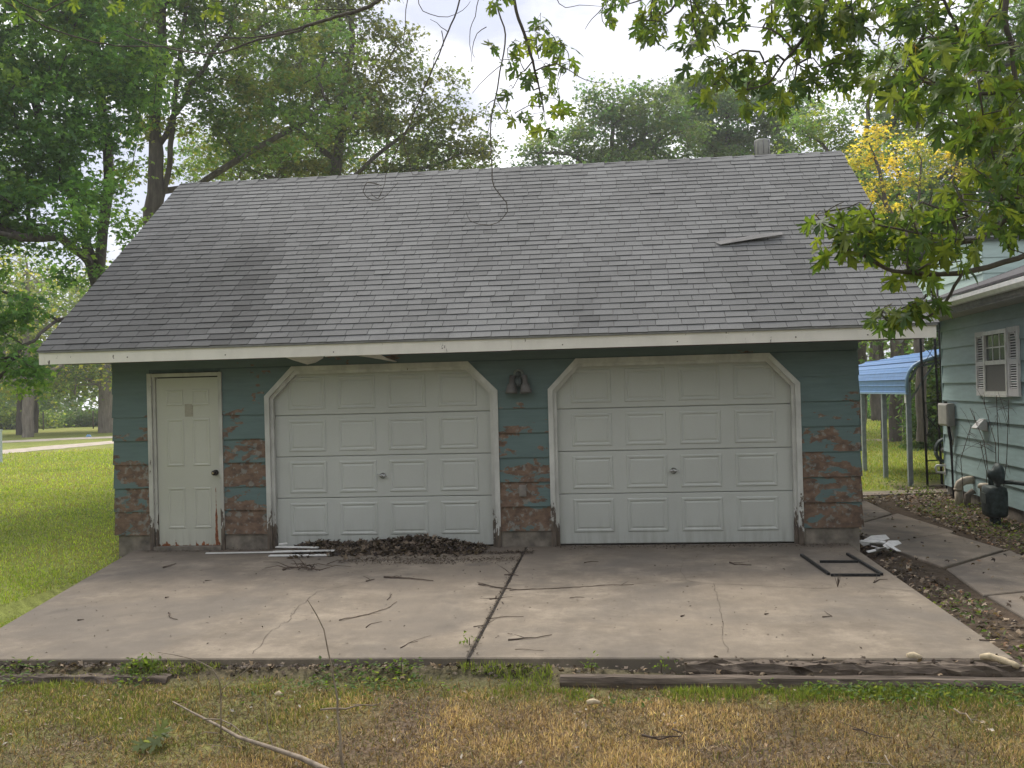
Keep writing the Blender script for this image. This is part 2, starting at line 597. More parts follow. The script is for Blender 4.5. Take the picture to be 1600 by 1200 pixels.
def ground_z(x, y):
    x = np.asarray(x, float); y = np.asarray(y, float)
    z = -0.125 + 0.085 * smooth((drive_left_x(y) + 0.15 - x) / 0.7) * smooth((y + 5.6) / 1.2)
    z = z + 0.025 * (fbm(x * 0.9, y * 0.9, 3) - 0.5) + 0.05 * (fbm(x * 0.2, y * 0.2, 5) - 0.5) * smooth((np.hypot(x, y) - 6) / 10)
    z = z + 0.085 * np.exp(-((y + 4.64) / 0.11) ** 2) * smooth((0.9 - x) / 1.2) * smooth((x + 6.5) / 1.0) + 0.02 * smooth((-4.6 - y) / 0.4)
    inside = ((x > -5.5) & (x < 2.75) & (y > -4.3) & (y < 6.6))
    return np.where(inside, np.minimum(z, -0.16), z)


def turf_kind(x, y):
    """0 green turf .. 1 dry straw, and how bare the soil is"""
    n = fbm(x * 1.1 + 4, y * 1.6, 11, 4)
    dry = np.exp(-(((x - 0.1) / 1.9) ** 2 + ((y + 5.75) / 0.85) ** 2)) * 1.15 + (n - 0.42) * 1.5
    front = smooth((-4.75 - y) / 0.45)
    dry = np.clip(dry, 0, 1) * front * smooth((7.5 - np.abs(x)) / 2.0) * np.where(y > -12, 1, 0)
    bare = np.clip((fbm(x * 1.7, y * 1.7, 23, 4) - 0.50) * 5.0, 0, 1) * front * smooth((x + 6) / 4)
    return dry, bare


def right_dirt(x, y):
    """bare littered soil between the apron, the path and the house"""
    d = smooth((x - 2.35) / 0.25) * smooth((8.6 - y) / 2.0) * smooth((y + 5.2) / 0.6)
    d = d * (1 - 0.9 * smooth((y - 4.9 - (x - 4.0) * 0.8) / 0.7) * (x < 5.0))
    return np.clip(d, 0, 1)


gx = np.unique(np.concatenate([np.linspace(-160, -30, 30), np.linspace(-30, -9, 50), np.linspace(-9, 9, 130), np.linspace(9, 30, 50), np.linspace(30, 160, 30)]))
gy = np.unique(np.concatenate([np.linspace(-60, -14, 20), np.linspace(-14, 9, 170), np.linspace(9, 45, 60), np.linspace(45, 200, 30)]))
X, Y = np.meshgrid(gx, gy)
Z = ground_z(X, Y)
dry, bare = turf_kind(X, Y)
dirt = right_dirt(X, Y)
n = fbm(X * 0.5, Y * 0.5, 31)[..., None]
gc = np.array([0.19, 0.235, 0.058]) * (1 - n) + np.array([0.28, 0.295, 0.088]) * n
far_dry = smooth((fbm(X * 0.12, Y * 0.12, 41) - 0.45) * 3)[..., None] * smooth((Y - 6) / 8)[..., None]
gc = gc * (1 - 0.5 * far_dry) + np.array([0.36, 0.32, 0.12]) * 0.5 * far_dry
gc = gc * (1 - dry[..., None]) + np.array([0.21, 0.145, 0.08]) * dry[..., None]
fr = smooth((-4.3 - Y) / 0.3)[..., None]
gc = gc * (1 - 0.45 * fr) + np.array([0.12, 0.095, 0.06]) * 0.45 * fr
edge = np.exp(-((Y + 4.66) / 0.2) ** 2)[..., None] * ((X > -7) & (X < 4))[..., None]
gc = gc * (1 - 0.92 * edge) + np.array([0.10, 0.08, 0.06]) * 0.92 * edge
gc = gc * (1 - bare[..., None]) + np.array([0.15, 0.115, 0.085]) * bare[..., None]
gc = gc * (1 - dirt[..., None]) + np.array([0.095, 0.072, 0.052]) * dirt[..., None]
V = np.stack([X, Y, Z], -1).reshape(-1, 3)
ny_, nx_ = X.shape
i = np.arange(ny_ * nx_).reshape(ny_, nx_)
F = np.stack([i[:-1, :-1], i[:-1, 1:], i[1:, 1:], i[1:, :-1]], -1).reshape(-1, 4)
tag(obj('ground', np_mesh('ground', V, F, gc.reshape(-1, 3), True), M['ground']), kind='structure')


def ribbon(name, pts, w, z_off, mat, parent=None, kind='structure'):
    """strip that follows the ground"""
    pts = [np.array(p[:2], float) for p in pts]
    P_ = []
    for a, b in zip(pts[:-1], pts[1:]):
        for k in range(12):
            P_.append(a + (b - a) * k / 12)
    P_.append(pts[-1])
    vs_, fs_ = [], []
    for j, p in enumerate(P_):
        d = P_[min(j + 1, len(P_) - 1)] - P_[max(j - 1, 0)]
        d = d / np.linalg.norm(d); nrm = np.array([-d[1], d[0]])
        ww = w * (0.9 + 0.2 * random.random())
        for s in (-1, -0.33, 0.33, 1):
            q = p + nrm * ww * s
            vs_.append((q[0], q[1], float(ground_z(q[0], q[1])) + z_off * (1 if abs(s) < 0.5 else 0.25)))
    for j in range(len(P_) - 1):
        for s in range(3):
            fs_.append((j * 4 + s, j * 4 + s + 1, j * 4 + s + 5, j * 4 + s + 4))
    o = obj(name, MB().add(vs_, fs_), mat, parent)
    if kind:
        tag(o, kind=kind)
    return o


ribbon('gravel_track', [(-26, 8), (-23.5, 19), (-22.9, 24), (-22, 29.5), (-21, 36), (-16, 46)], 1.1, 0.035, M['gravel'])
ribbon('gravel_road', [(-42, 20), (-32, 30.5), (-27, 34.5), (-22, 38), (-8, 44), (12, 46), (30, 47), (60, 49)], 1.35, 0.035, M['gravel'])
ribbon('dirt_track', [(3, 22.0), (8, 21.6), (12, 21.0), (20, 19.5)], 0.55, 0.02, plain('track_soil', (0.27, 0.22, 0.16), 0.95).m)

# ------------------------------------------------------------------ concrete apron: slabs with a weedy joint
apron = thing('driveway', 'tan concrete apron in front of the garage', 'driveway', (-1.3, -2.3, 0))
tag(apron, kind='structure')


def slab(name, outline, z0, z1, mat, parent, bev=0.012):
    c = np.mean(outline, 0)
    inn = [tuple(np.array(p) + (c - np.array(p)) / np.linalg.norm(c - np.array(p)) * bev) for p in outline]
    n_ = len(outline)
    mb = MB()
    vs_ = [(*p, z0) for p in outline] + [(*p, z1 - bev * 0.7) for p in outline] + [(*p, z1) for p in inn]
    fs_ = [(k, (k + 1) % n_, n_ + (k + 1) % n_, n_ + k) for k in range(n_)]
    fs_ += [(n_ + k, n_ + (k + 1) % n_, 2 * n_ + (k + 1) % n_, 2 * n_ + k) for k in range(n_)]
    fs_ += [tuple(range(2 * n_, 3 * n_))]
    return obj(name, mb.add(vs_, fs_), mat, parent)


JX = -0.975
slab('slab', [(-5.66, 0.02), (-4.66, DRIVE_F - 0.07), (JX - 0.012, DRIVE_F), (JX + 0.0, 0.02)], -0.18, 0.0, M['driveway_concrete'], apron)
slab('slab', [(JX + 0.022, 0.02), (JX + 0.012, DRIVE_F), (2.52, DRIVE_F), (2.60, 0.02)], -0.18, 0.0, M['driveway_concrete'], apron)
obj('joint_soil', MB().box(JX - 0.02, JX + 0.03, DRIVE_F + 0.01, 0.0, -0.15, -0.012), M['dark_gap'], apron)


def crack(pts_px, w):
    """hairline crack: a thin dirty seam lying on the slab"""
    pts = [on_z(px, py, 0.0)[:2] for px, py in pts_px]
    P_ = [pts[0]]
    for a, b in zip(pts[:-1], pts[1:]):
        L = np.linalg.norm(b - a)
        m = max(2, int(L / 0.09))
        for k in range(1, m + 1):
            P_.append(a + (b - a) * k / m + rng.normal(0, 0.012, 2) * (k < m))
    vs_, fs_ = [], []
    for j, p in enumerate(P_):
        d = P_[min(j + 1, len(P_) - 1)] - P_[max(j - 1, 0)]
        d /= np.linalg.norm(d) + 1e-9
        nr = np.array([-d[1], d[0]]) * w * random.uniform(0.3, 1.0)
        vs_ += [(*(p - nr), 0.004), (*(p + nr), 0.004)]
    for j in range(len(P_) - 1):
        fs_.append((2 * j, 2 * j + 1, 2 * j + 3, 2 * j + 2))
    obj('crack', MB().add(vs_, fs_), M['crack_dirt'], apron)


crack([(812, 922), (900, 917), (985, 914), (1030, 909), (1072, 907), (1100, 912), (1180, 915), (1260, 919), (1300, 919)], 0.0045)
crack([(1195, 898), (1250, 905), (1300, 915)], 0.0025)
crack([(1375, 919), (1440, 924)], 0.0045)
crack([(1137, 1020), (1128, 995), (1130, 975), (1126, 950), (1120, 930), (1115, 912)], 0.0025)
crack([(1072, 907), (1065, 885), (1068, 872)], 0.0018)
crack([(395, 1022), (412, 1000), (425, 985), (455, 967), (465, 950), (480, 938), (495, 925), (530, 918), (575, 908)], 0.003)
crack([(400, 895), (430, 882), (452, 876)], 0.0025)
crack([(470, 916), (560, 920), (660, 921), (740, 922)], 0.0018)

# ------------------------------------------------------------------ path by the house
path = thing('path', 'narrow concrete path between garage and house', 'path', (3.9, 1.0, -0.1))
tag(path, kind='structure')
PZ = -0.095
pp = [((3.02, 1.9), (3.02, 4.4), (4.02, 4.75), (4.02, 3.2)), ((3.05, 0.55), (3.03, 1.86), (4.02, 3.15), (4.22, 1.4)),
      ((3.30, -0.9), (3.07, 0.5), (4.13, 1.35), (4.3, 0.1)), ((3.22, -2.2), (3.31, -0.95), (4.3, 0.05), (4.28, -1.75)),
      ((3.15, -4.2), (3.22, -2.24), (4.4, -1.8), (4.4, -4.0))]
for q in pp:
    q = [tuple(np.array(p) + rng.normal(0, 0.015, 2)) for p in q]
    slab('slab', q[::-1] if False else q, -0.2, PZ + random.uniform(-0.012, 0.012), M['path_concrete'], path)
slab('slab', [(2.9, 5.25), (6.4, 5.95), (6.3, 6.45), (2.9, 5.75)], -0.2, PZ - 0.005, M['path_concrete'], path)

# ------------------------------------------------------------------ the garage
XL, XR, YB = -5.86, 2.75, 6.7            # outside faces of the walls
EX = 0.2794                              # siding exposure
Z0 = 0.18                                # lower edge of the siding
RY, RZ = 3.34, 5.10                      # ridge
EY, EZ = -0.5, 2.375                     # front eave, top of the fascia
RXL, RXR = -6.46, 3.43                   # rakes
SLOPE = math.atan2(RZ - EZ, RY - EY)
garage = thing('garage', 'teal two-car garage with peeling siding and long grey shingle roof', 'garage', (-1.5, 0, 0))

# door outlines (outer edge of the trim): xl, xr, z where the corner is cut, top, cut width
DOORS = [(-3.995, -1.25, 1.79, 2.130, 0.335), (-0.675, 2.122, 1.787, 2.126, 0.325)]
ENTRY = (-5.425, -4.512, 2.092)

wallp = obj('front_wall', MB().box(XL + 0.03, ENTRY[0] + 0.05, 0.004, 0.10, 0.0, 2.42)
            .box(ENTRY[1] - 0.05, DOORS[0][0] + 0.05, 0.004, 0.10, 0.0, 2.42)
            .box(DOORS[0][1] - 0.05, DOORS[1][0] + 0.05, 0.004, 0.10, 0.0, 2.42)
            .box(DOORS[1][1] - 0.05, XR - 0.03, 0.004, 0.10, 0.0, 2.42)
            .box(XL + 0.03, XR - 0.03, 0.0055, 0.098, 2.10, 2.44), M['siding_back'], garage)


def board(poly, parent, mat, thick=0.012, proud=0.017):
    """one lap of siding: lower edge stands proud, upper edge tucked in; poly is (x, z) on the wall"""
    zs = [z for x, z in poly]; z0, z1 = min(zs), max(zs)
    w = random.uniform(-0.003, 0.003)

    def yy(z):
        return -(proud + w) * (1 - (z - z0) / (z1 - z0)) - 0.004
    fr_ = [(x, yy(z) - thick * 0.5, z) for x, z in poly]
    bk_ = [(x, yy(z) + thick * 0.5, z) for x, z in poly]
    return obj('siding_board', MB().prism(fr_, bk_), mat, parent)


def cut_left(d, z, m):      # x where a board that comes from the left meets the trim of door d
    xl, xr, zc, zt, cw = d
    return xl + m if z <= zc else xl + m + (z - zc) / (zt - zc) * cw


def cut_right(d, z, m):
    xl, xr, zc, zt, cw = d
    return xr - m if z <= zc else xr - m - (z - zc) / (zt - zc) * cw


def side(d, fn, z0, z1, m):
    pts = [(fn(d, z0, m), z0)]
    if z0 < d[2] < z1:
        pts.append((fn(d, d[2], m), d[2]))
    pts.append((fn(d, z1, m), z1))
    return pts


for k in range(8):
    za, zb = Z0 + EX * k, Z0 + EX * (k + 1) + 0.022
    if k == 7:
        for a, b in ((XL, -2.42), (-2.417, 1.23), (1.233, XR)):
            board([(a, za), (b, za), (b, zb - 0.05), (a, zb - 0.05)], wallp, M['garage_siding'])
        continue
    ev = 0.02
    zt = min(zb, 2.125)
    j = lambda: random.uniform(-0.004, 0.004)
    board([(XL, za + j()), (ENTRY[0] + ev, za), (ENTRY[0] + ev, zb), (XL, zb)], wallp, M['garage_siding'])
    L = side(DOORS[0], cut_left, za, zt, 0.02)
    board([(ENTRY[1] - ev, za + j())] + L + [(ENTRY[1] - ev, zt)], wallp, M['garage_siding'])
    L = side(DOORS[0], cut_right, za, zt, 0.02); Rr = side(DOORS[1], cut_left, za, zt, 0.02)
    board([L[0]] + Rr + L[:0:-1], wallp, M['garage_siding'])
    L = side(DOORS[1], cut_right, za, zt, 0.02)
    board([L[0], (XR, za + j()), (XR, zt)] + L[:0:-1], wallp, M['garage_siding'])
# concrete curb under the siding
for a, b in ((XL + 0.03, ENTRY[0] + 0.01), (ENTRY[1] - 0.01, DOORS[0][0] + 0.02), (DOORS[0][1] - 0.02, DOORS[1][0] + 0.02), (DOORS[1][1] - 0.02, XR - 0.03)):
    obj('foundation', MB().box(a, b, -0.006, 0.2, -0.15, Z0 + 0.03), M['foundation'], garage)
obj('foundation', MB().box(XL + 0.03, XL + 0.2, 0.21, YB, -0.2, Z0 + 0.03).box(XR - 0.2, XR - 0.03, 0.21, YB, -0.2, Z0 + 0.03)
    .box(XL + 0.21, XR - 0.21, YB - 0.2, YB - 0.01, -0.2, Z0 + 0.03), M['foundation'], garage)
obj('garage_floor', MB().box(XL + 0.05, XR - 0.05, 0.03, YB - 0.22, -0.15, -0.004), M['foundation'], garage)


def gable_top(y):
    return EZ + min((y - EY), (2 * RY - EY - y)) * math.tan(SLOPE)


# side walls with their own laps
for sx, xw in ((-1, XL), (1, XR)):
    wp = obj('side_wall', MB().prism([(xw - sx * 0.05, 0.11, 0), (xw - sx * 0.05, YB - 0.11, 0), (xw - sx * 0.05, YB - 0.11, 2.45), (xw - sx * 0.05, RY, RZ - 0.12), (xw - sx * 0.05, 0.11, 2.45)],
                                     [(xw - sx * 0.10, 0.11, 0), (xw - sx * 0.10, YB - 0.11, 0), (xw - sx * 0.10, YB - 0.11, 2.45), (xw - sx * 0.10, RY, RZ - 0.12), (xw - sx * 0.10, 0.11, 2.45)]), M['siding_back'], garage)
    for k in range(18):
        za, zb = Z0 + EX * k, Z0 + EX * (k + 1) + 0.022
        y0, y1 = -0.012, YB
        y0b, y1b = y0, y1
        if zb > 2.5:
            t0 = max(0.0, (za - EZ) / math.tan(SLOPE)); t1 = max(0.0, (zb - EZ) / math.tan(SLOPE))
            y0 = max(0.0, EY + t0 + 0.1); y1 = 2 * RY - y0; y0b = max(0.0, EY + t1 + 0.1); y1b = 2 * RY - y0b
            if y0b >= RY:
                break
        fl = 0.022 if k < 6 else 0.015
        mb = MB()
        po = [(y0, za, fl), (y1, za, fl), (y1b, zb, 0.002), (y0b, zb, 0.002)]
        mb.prism([(xw + sx * o_, y_, z_) for y_, z_, o_ in po], [(xw + sx * (o_ - 0.012), y_, z_) for y_, z_, o_ in po])
        obj('siding_board', mb, M['garage_siding'], wp)
obj('back_wall', MB().box(XL + 0.06, XR - 0.06, YB - 0.1, YB - 0.002, 0.0, 2.6), M['garage_siding'], garage)

# ---- overhead doors
SEC = [0.012, 0.582, 1.068, 1.555, 2.10]


def strip_trim(pts_out, pts_in, y0, y1, mat, parent, name='trim_board'):
    """one straight board of a door surround between two outline corners"""
    a, b = pts_out; c, d = pts_in
    return obj(name, MB().prism([(a[0], y0, a[1]), (b[0], y0, b[1]), (d[0], y0, d[1]), (c[0], y0, c[1])],
                                [(a[0], y1, a[1]), (b[0], y1, b[1]), (d[0], y1, d[1]), (c[0], y1, c[1])]), mat, parent)


def offset_outline(d, m):
    xl, xr, zc, zt, cw = d
    k = math.tan(R(22.5))
    return [(xl + m, -0.0), (xl + m, zc - m * k * 0.9), (xl + cw + m * k * 0.9, zt - m), (xr - cw - m * k * 0.9, zt - m), (xr - m, zc - m * k * 0.9), (xr - m, 0.0)]


for di, d in enumerate(DOORS):
    od = obj('overhead_door', MB().box(d[0] + 0.04, d[1] - 0.04, 0.105, 0.12, 0.02, 2.12), M['overhead_door'], garage)
    tag(od, label=['left overhead door with leaf pile at its foot', 'right overhead door nearer the house'][di])
    xl, xr = d[0] + 0.06, d[1] - 0.06
    for s in range(4):
        z0, z1 = SEC[s] + 0.003, SEC[s + 1] - 0.003
        fy = 0.062 - (0.004 if s == 0 else 0)
        b = 0.006
        mb = MB()
        mb.prism([(xl + b, fy, z0 + b), (xr - b, fy, z0 + b), (xr - b, fy, z1 - b), (xl + b, fy, z1 - b)],
                 [(xl, fy + b, z0), (xr, fy + b, z0), (xr, fy + b, z1), (xl, fy + b, z1)])
        mb.box(xl, xr, fy + b + 0.0005, 0.10, z0, z1)
        obj('door_section', mb, M['overhead_door'], od)
        w = xr - xl
        pw, m0 = w * 0.172, w * 0.073
        gap = (w - 2 * m0 - 4 * pw) / 3
        pz0, pz1 = z0 + (0.055 if s else 0.13), z1 - 0.052
        if s == 3:
            pz0, pz1 = z0 + 0.06, z0 + 0.06 + 0.385
        for p in range(4):
            px0 = xl + m0 + p * (pw + gap); px1 = px0 + pw
            rings = [(0, 0.001), (0.010, -0.009), (0.026, -0.009), (0.040, 0.0), (0.052, -0.002), (0.060, -0.006)]
            vs_, fs_ = [], []
            for ins, yo in rings:
                vs_ += [(px0 + ins, fy + yo, pz0 + ins), (px1 - ins, fy + yo, pz0 + ins), (px1 - ins, fy + yo, pz1 - ins), (px0 + ins, fy + yo, pz1 - ins)]
            for r_ in range(len(rings) - 1):
                for e in range(4):
                    fs_.append((r_ * 4 + e, r_ * 4 + (e + 1) % 4, r_ * 4 + 4 + (e + 1) % 4, r_ * 4 + 4 + e))
            fs_.append(tuple(range(len(vs_) - 4, len(vs_))))
            obj('panel', MB().add(vs_, fs_), M['overhead_door'], od)
    hx = xl + 0.5 * (xr - xl) - 0.005
    hm = MB().lathe((hx, 0.06, 0.83), (0, -1, 0), [(0, 0.036), (0.006, 0.036), (0.010, 0.022), (0.028, 0.018), (0.03, 0.012)])
    ang = R(4 if di == 0 else 0)
    for sg in (-1, 1):
        hm.tube([(hx, 0.036, 0.83), (hx + sg * 0.022 * math.cos(ang), 0.024, 0.83 - sg * 0.022 * math.sin(ang)), (hx + sg * 0.055 * math.cos(ang), 0.024, 0.83 - sg * 0.055 * math.sin(ang) + (0.018 if di == 0 and sg < 0 else 0))], [0.009, 0.009, 0.006], 8)
    obj('handle', hm, M['chrome'], od)
    obj('bottom_seal', MB().box(xl, xr, 0.056, 0.098, 0.0, 0.014), M['dark_gap'], od)
    sur = obj('door_surround', MB().box(d[0] + 0.062, d[0] + 0.064, 0.01, 0.09, 0.01, 1.7), M['door_trim'], garage)
    o0, o1, o2 = offset_outline(d, 0.0), offset_outline(d, 0.056), offset_outline(d, 0.094)
    for e in range(5):
        strip_trim((o0[e], o0[e + 1]), (o1[e], o1[e + 1]), -0.042 - 0.002 * (e % 2), 0.0, M['door_trim'], sur)
        strip_trim((o1[e], o1[e + 1]), (o2[e], o2[e + 1]), -0.004 - 0.001 * (e % 2), 0.055, M['door_trim'], sur, 'door_stop')
    # header filler above the cut corners
    obj('door_header', MB().box(d[0] + 0.05, d[1] - 0.05, 0.125, 0.14, 1.6, 2.2), M['dark_gap'], garage)

# ---- entry door
ed = obj('entry_door', MB().box(-5.335, -4.562, 0.012, 0.052, 0.048, 2.032), M['entry_door'], garage)
tag(ed, label='cream six-panel door with rust along its lower edge')
X0, X1 = -5.335, -4.562
cols_ = [(X0 + 0.118, X0 + 0.335), (X1 - 0.338, X1 - 0.118)]
for (zz0, zz1) in ((0.25, 0.735), (0.985, 1.55), (1.70, 1.895)):
    for a, b in cols_:
        rings = [(0, 0.001), (0.010, -0.007), (0.020, -0.007), (0.034, 0.0005), (0.05, -0.002)]
        vs_, fs_ = [], []
        for ins, yo in rings:
            vs_ += [(a + ins, 0.012 + yo, zz0 + ins), (b - ins, 0.012 + yo, zz0 + ins), (b - ins, 0.012 + yo, zz1 - ins), (a + ins, 0.012 + yo, zz1 - ins)]
        for r_ in range(len(rings) - 1):
            for e in range(4):
                fs_.append((r_ * 4 + e, r_ * 4 + (e + 1) % 4, r_ * 4 + 4 + (e + 1) % 4, r_ * 4 + 4 + e))
        fs_.append(tuple(range(len(vs_) - 4, len(vs_))))
        obj('panel', MB().add(vs_, fs_), M['entry_door'], ed)
kn = MB().lathe((-4.622, 0.012, 0.905), (0, -1, 0), [(0, 0.034), (0.008, 0.034), (0.012, 0.013), (0.035, 0.013), (0.042, 0.027), (0.062, 0.031), (0.074, 0.022), (0.077, 0.004)])
k_ = obj('knob', kn, M['knob_dark'], ed)
obj('key_face', MB().lathe((-4.628, -0.064, 0.903), (0, -1, 0), [(0, 0.012), (0.002, 0.012), (0.003, 0.003)], 12), M['brass'], ed)
obj('paper_note', MB().box(-4.985, -4.885, 0.0085, 0.0118, 1.572, 1.722), M['note_grey'], ed)
esur = obj('entry_surround', MB().box(X0 - 0.002, X1 + 0.002, 0.06, 0.10, 0.0, 2.05), M['dark_gap'], garage)
for a, b, z0, z1 in ((ENTRY[0], ENTRY[0] + 0.052, 0.0, ENTRY[2]), (ENTRY[1] - 0.042, ENTRY[1], 0.0, ENTRY[2] - 0.001)):
    obj('trim_board', MB().box(a, b, -0.040, 0.0, z0, z1), M['entry_trim'], esur)
obj('trim_board', MB().box(ENTRY[0] + 0.053, ENTRY[1] - 0.043, -0.038, 0.0, ENTRY[2] - 0.045, ENTRY[2] - 0.003), M['entry_trim'], esur)
obj('jamb', MB().box(ENTRY[0] + 0.053, X0 - 0.003, -0.012, 0.06, 0.0, 2.046), M['entry_trim'], esur)
obj('jamb', MB().box(X1 + 0.002, ENTRY[1] - 0.043, -0.010, 0.06, 0.0, 2.046), M['entry_trim'], esur)
obj('threshold', MB().box(ENTRY[0] + 0.05, ENTRY[1] - 0.04, -0.06, 0.06, 0.001, 0.044), M['foundation'], esur)

# ---- roof
roof = obj('roof', MB().prism([(RXL + 0.02, EY + 0.01, EZ - 0.02), (RXL + 0.02, RY, RZ - 0.02), (RXL + 0.02, 2 * RY - EY - 0.01, EZ - 0.02), (RXL + 0.02, 2 * RY - EY - 0.01, EZ - 0.10), (RXL + 0.02, RY, RZ - 0.12), (RXL + 0.02, EY + 0.01, EZ - 0.10)],
                              [(RXR - 0.02, EY + 0.01, EZ - 0.02), (RXR - 0.02, RY, RZ - 0.02), (RXR - 0.02, 2 * RY - EY - 0.01, EZ - 0.02), (RXR - 0.02, 2 * RY - EY - 0.01, EZ - 0.10), (RXR - 0.02, RY, RZ - 0.12), (RXR - 0.02, EY + 0.01, EZ - 0.10)]), M['soffit_wood'], garage)
LS = math.hypot(RY - EY, RZ - EZ)
SEXP = 0.127
NROW = int(LS / SEXP) + 1
cs, sn = math.cos(SLOPE), math.sin(SLOPE)


def on_roof(x, s, h):
    """point on the front slope: s up the slope from the eave, h above the deck"""
    return (x, EY - 0.03 + s * cs - h * sn, EZ - 0.012 + s * sn + h * cs)


def shingle_tint(x, s):
    b = 0.168 + 0.010 * random.gauss(0, 1)
    b += 0.05 * (float(fbm(x * 0.8, s * 0.5, 51)) - 0.5)
    # darker towards the lower left end, plus algae streaks running down the slope
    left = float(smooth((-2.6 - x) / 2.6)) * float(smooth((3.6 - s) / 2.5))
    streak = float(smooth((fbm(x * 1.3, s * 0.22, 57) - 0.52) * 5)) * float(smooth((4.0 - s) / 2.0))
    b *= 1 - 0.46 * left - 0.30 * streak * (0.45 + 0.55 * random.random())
    if random.random() < 0.06:
        b *= 1.12
    if random.random() < 0.10:
        b *= 0.86
    b = max(0.05, b)
    return np.array([b * 0.985, b * 1.0, b * 0.975])


tabs = []
for r_ in range(NROW):
    s0 = r_ * SEXP
    off = (r_ % 2) * 0.155 + random.uniform(-0.03, 0.03)
    x = RXL - 0.03
    first = True
    wave = random.uniform(-0.006, 0.006)
    while x < RXR + 0.03:
        w = (0.155 + off) if first else random.choice((0.17, 0.20, 0.22, 0.22, 0.25, 0.28))
        first = False
        x1 = min(x + w, RXR + 0.03)
        if x1 - x > 0.03:
            tabs.append((r_, x, x1, s0 + random.uniform(-0.0025, 0.0025)))
        x = x1


def tab_geo(r_, x0, x1, s0):
    """one tab: a wedge whose raw lower lip and sides are dark asphalt"""
    g = 0.0025
    s1 = min(s0 + SEXP + 0.035, LS)
    lift = 0.0150 + abs(random.gauss(0, 0.0018))
    th = 0.0105
    l2 = lift + random.uniform(-0.002, 0.003)
    sk = random.uniform(-0.003, 0.003)
    lo = [on_roof(x0 + g, s0, lift - th), on_roof(x1 - g, s0 + sk, l2 - th), on_roof(x1 - g, s1, 0.001), on_roof(x0 + g, s1, 0.001)]
    up = [on_roof(x0 + g, s0, lift), on_roof(x1 - g, s0 + sk, l2), on_roof(x1 - g, s1, 0.0055), on_roof(x0 + g, s1, 0.0055)]
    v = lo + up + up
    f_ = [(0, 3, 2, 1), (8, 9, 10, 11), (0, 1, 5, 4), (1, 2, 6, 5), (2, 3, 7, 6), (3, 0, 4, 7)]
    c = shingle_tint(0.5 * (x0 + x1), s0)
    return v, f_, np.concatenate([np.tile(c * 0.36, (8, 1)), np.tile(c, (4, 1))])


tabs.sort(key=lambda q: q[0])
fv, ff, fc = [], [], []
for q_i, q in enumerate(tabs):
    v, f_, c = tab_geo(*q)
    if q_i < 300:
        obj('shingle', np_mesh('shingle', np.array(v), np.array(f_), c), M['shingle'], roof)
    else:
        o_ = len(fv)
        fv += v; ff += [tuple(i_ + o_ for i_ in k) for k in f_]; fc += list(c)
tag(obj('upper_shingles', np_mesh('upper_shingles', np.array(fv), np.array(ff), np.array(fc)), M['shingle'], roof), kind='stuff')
# back slope: shingled in plain rows
bv, bf, bc = [], [], []
for r_ in range(NROW):
    s0, s1 = r_ * SEXP, min(r_ * SEXP + SEXP + 0.03, LS)
    for q in range(12):
        xa, xb = RXL - 0.03 + (RXR - RXL + 0.06) * q / 12, RXL - 0.03 + (RXR - RXL + 0.06) * (q + 1) / 12 - 0.003
        v = [on_roof(xa, s0, 0.006), on_roof(xb, s0, 0.006), on_roof(xb, s1, 0.001), on_roof(xa, s1, 0.001), on_roof(xa, s0, 0.013), on_roof(xb, s0, 0.013), on_roof(xb, s1, 0.0055), on_roof(xa, s1, 0.0055)]
        o_ = len(bv)
        bv += [(p[0], 2 * RY - p[1], p[2]) for p in v]
        bf += [tuple(i_ + o_ for i_ in k) for k in [(0, 1, 2, 3), (4, 7, 6, 5), (0, 4, 5, 1), (1, 5, 6, 2), (2, 6, 7, 3), (3, 7, 4, 0)]]
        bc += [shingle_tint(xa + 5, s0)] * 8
tag(obj('rear_shingles', np_mesh('rear_shingles', np.array(bv), np.array(bf), np.array(bc)), M['shingle'], roof), kind='stuff')
x = RXL - 0.03
while x < RXR:
    x1 = min(x + 0.33, RXR + 0.03)
    h0, h1 = 0.006, 0.018
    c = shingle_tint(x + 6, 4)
    v = []
    for (xx, hh) in ((x, h0), (x1, h1)):
        for (yo, zo) in ((-0.135, -0.092), (0, 0.0), (0.135, -0.092)):
            v.append((xx, RY + yo, RZ + 0.012 + hh + zo))
        for (yo, zo) in ((0.135, -0.098), (0, -0.007), (-0.135, -0.098)):
            v.append((xx, RY + yo, RZ + 0.012 + hh + zo))
    f_ = [(0, 6, 7, 1), (1, 7, 8, 2), (2, 8, 9, 3), (3, 9, 10, 4), (4, 10, 11, 5), (5, 11, 6, 0)]
    me = np_mesh('ridge_cap', np.array(v), np.array(f_), np.tile(c, (12, 1)))
    obj('ridge_cap', me, M['shingle'], roof)
    x = x1 - 0.02
# the torn, lifted strip near the right end
lsx = [on_y(1164, 393, 1.2)]
v = [on_roof(1.42, 1.92, 0.03), on_roof(1.95, 2.02, 0.055), on_roof(2.2, 2.10, 0.04), on_roof(2.2, 2.19, 0.03), on_roof(1.9, 2.13, 0.04), on_roof(1.37, 2.01, 0.02)]
v2 = [tuple(np.array(p) + np.array((0, -0.004, 0.006))) for p in v]
me = MB().prism(v, v2).mesh('loose_shingle')
a_ = me.color_attributes.new('col', 'FLOAT_COLOR', 'POINT')
a_.data.foreach_set('color', np.tile(np.array([0.205, 0.20, 0.192, 1], np.float32), len(me.vertices)))
tag(obj('loose_shingle', me, M['shingle'], roof), label='torn pale shingle strip lifted off the slope')
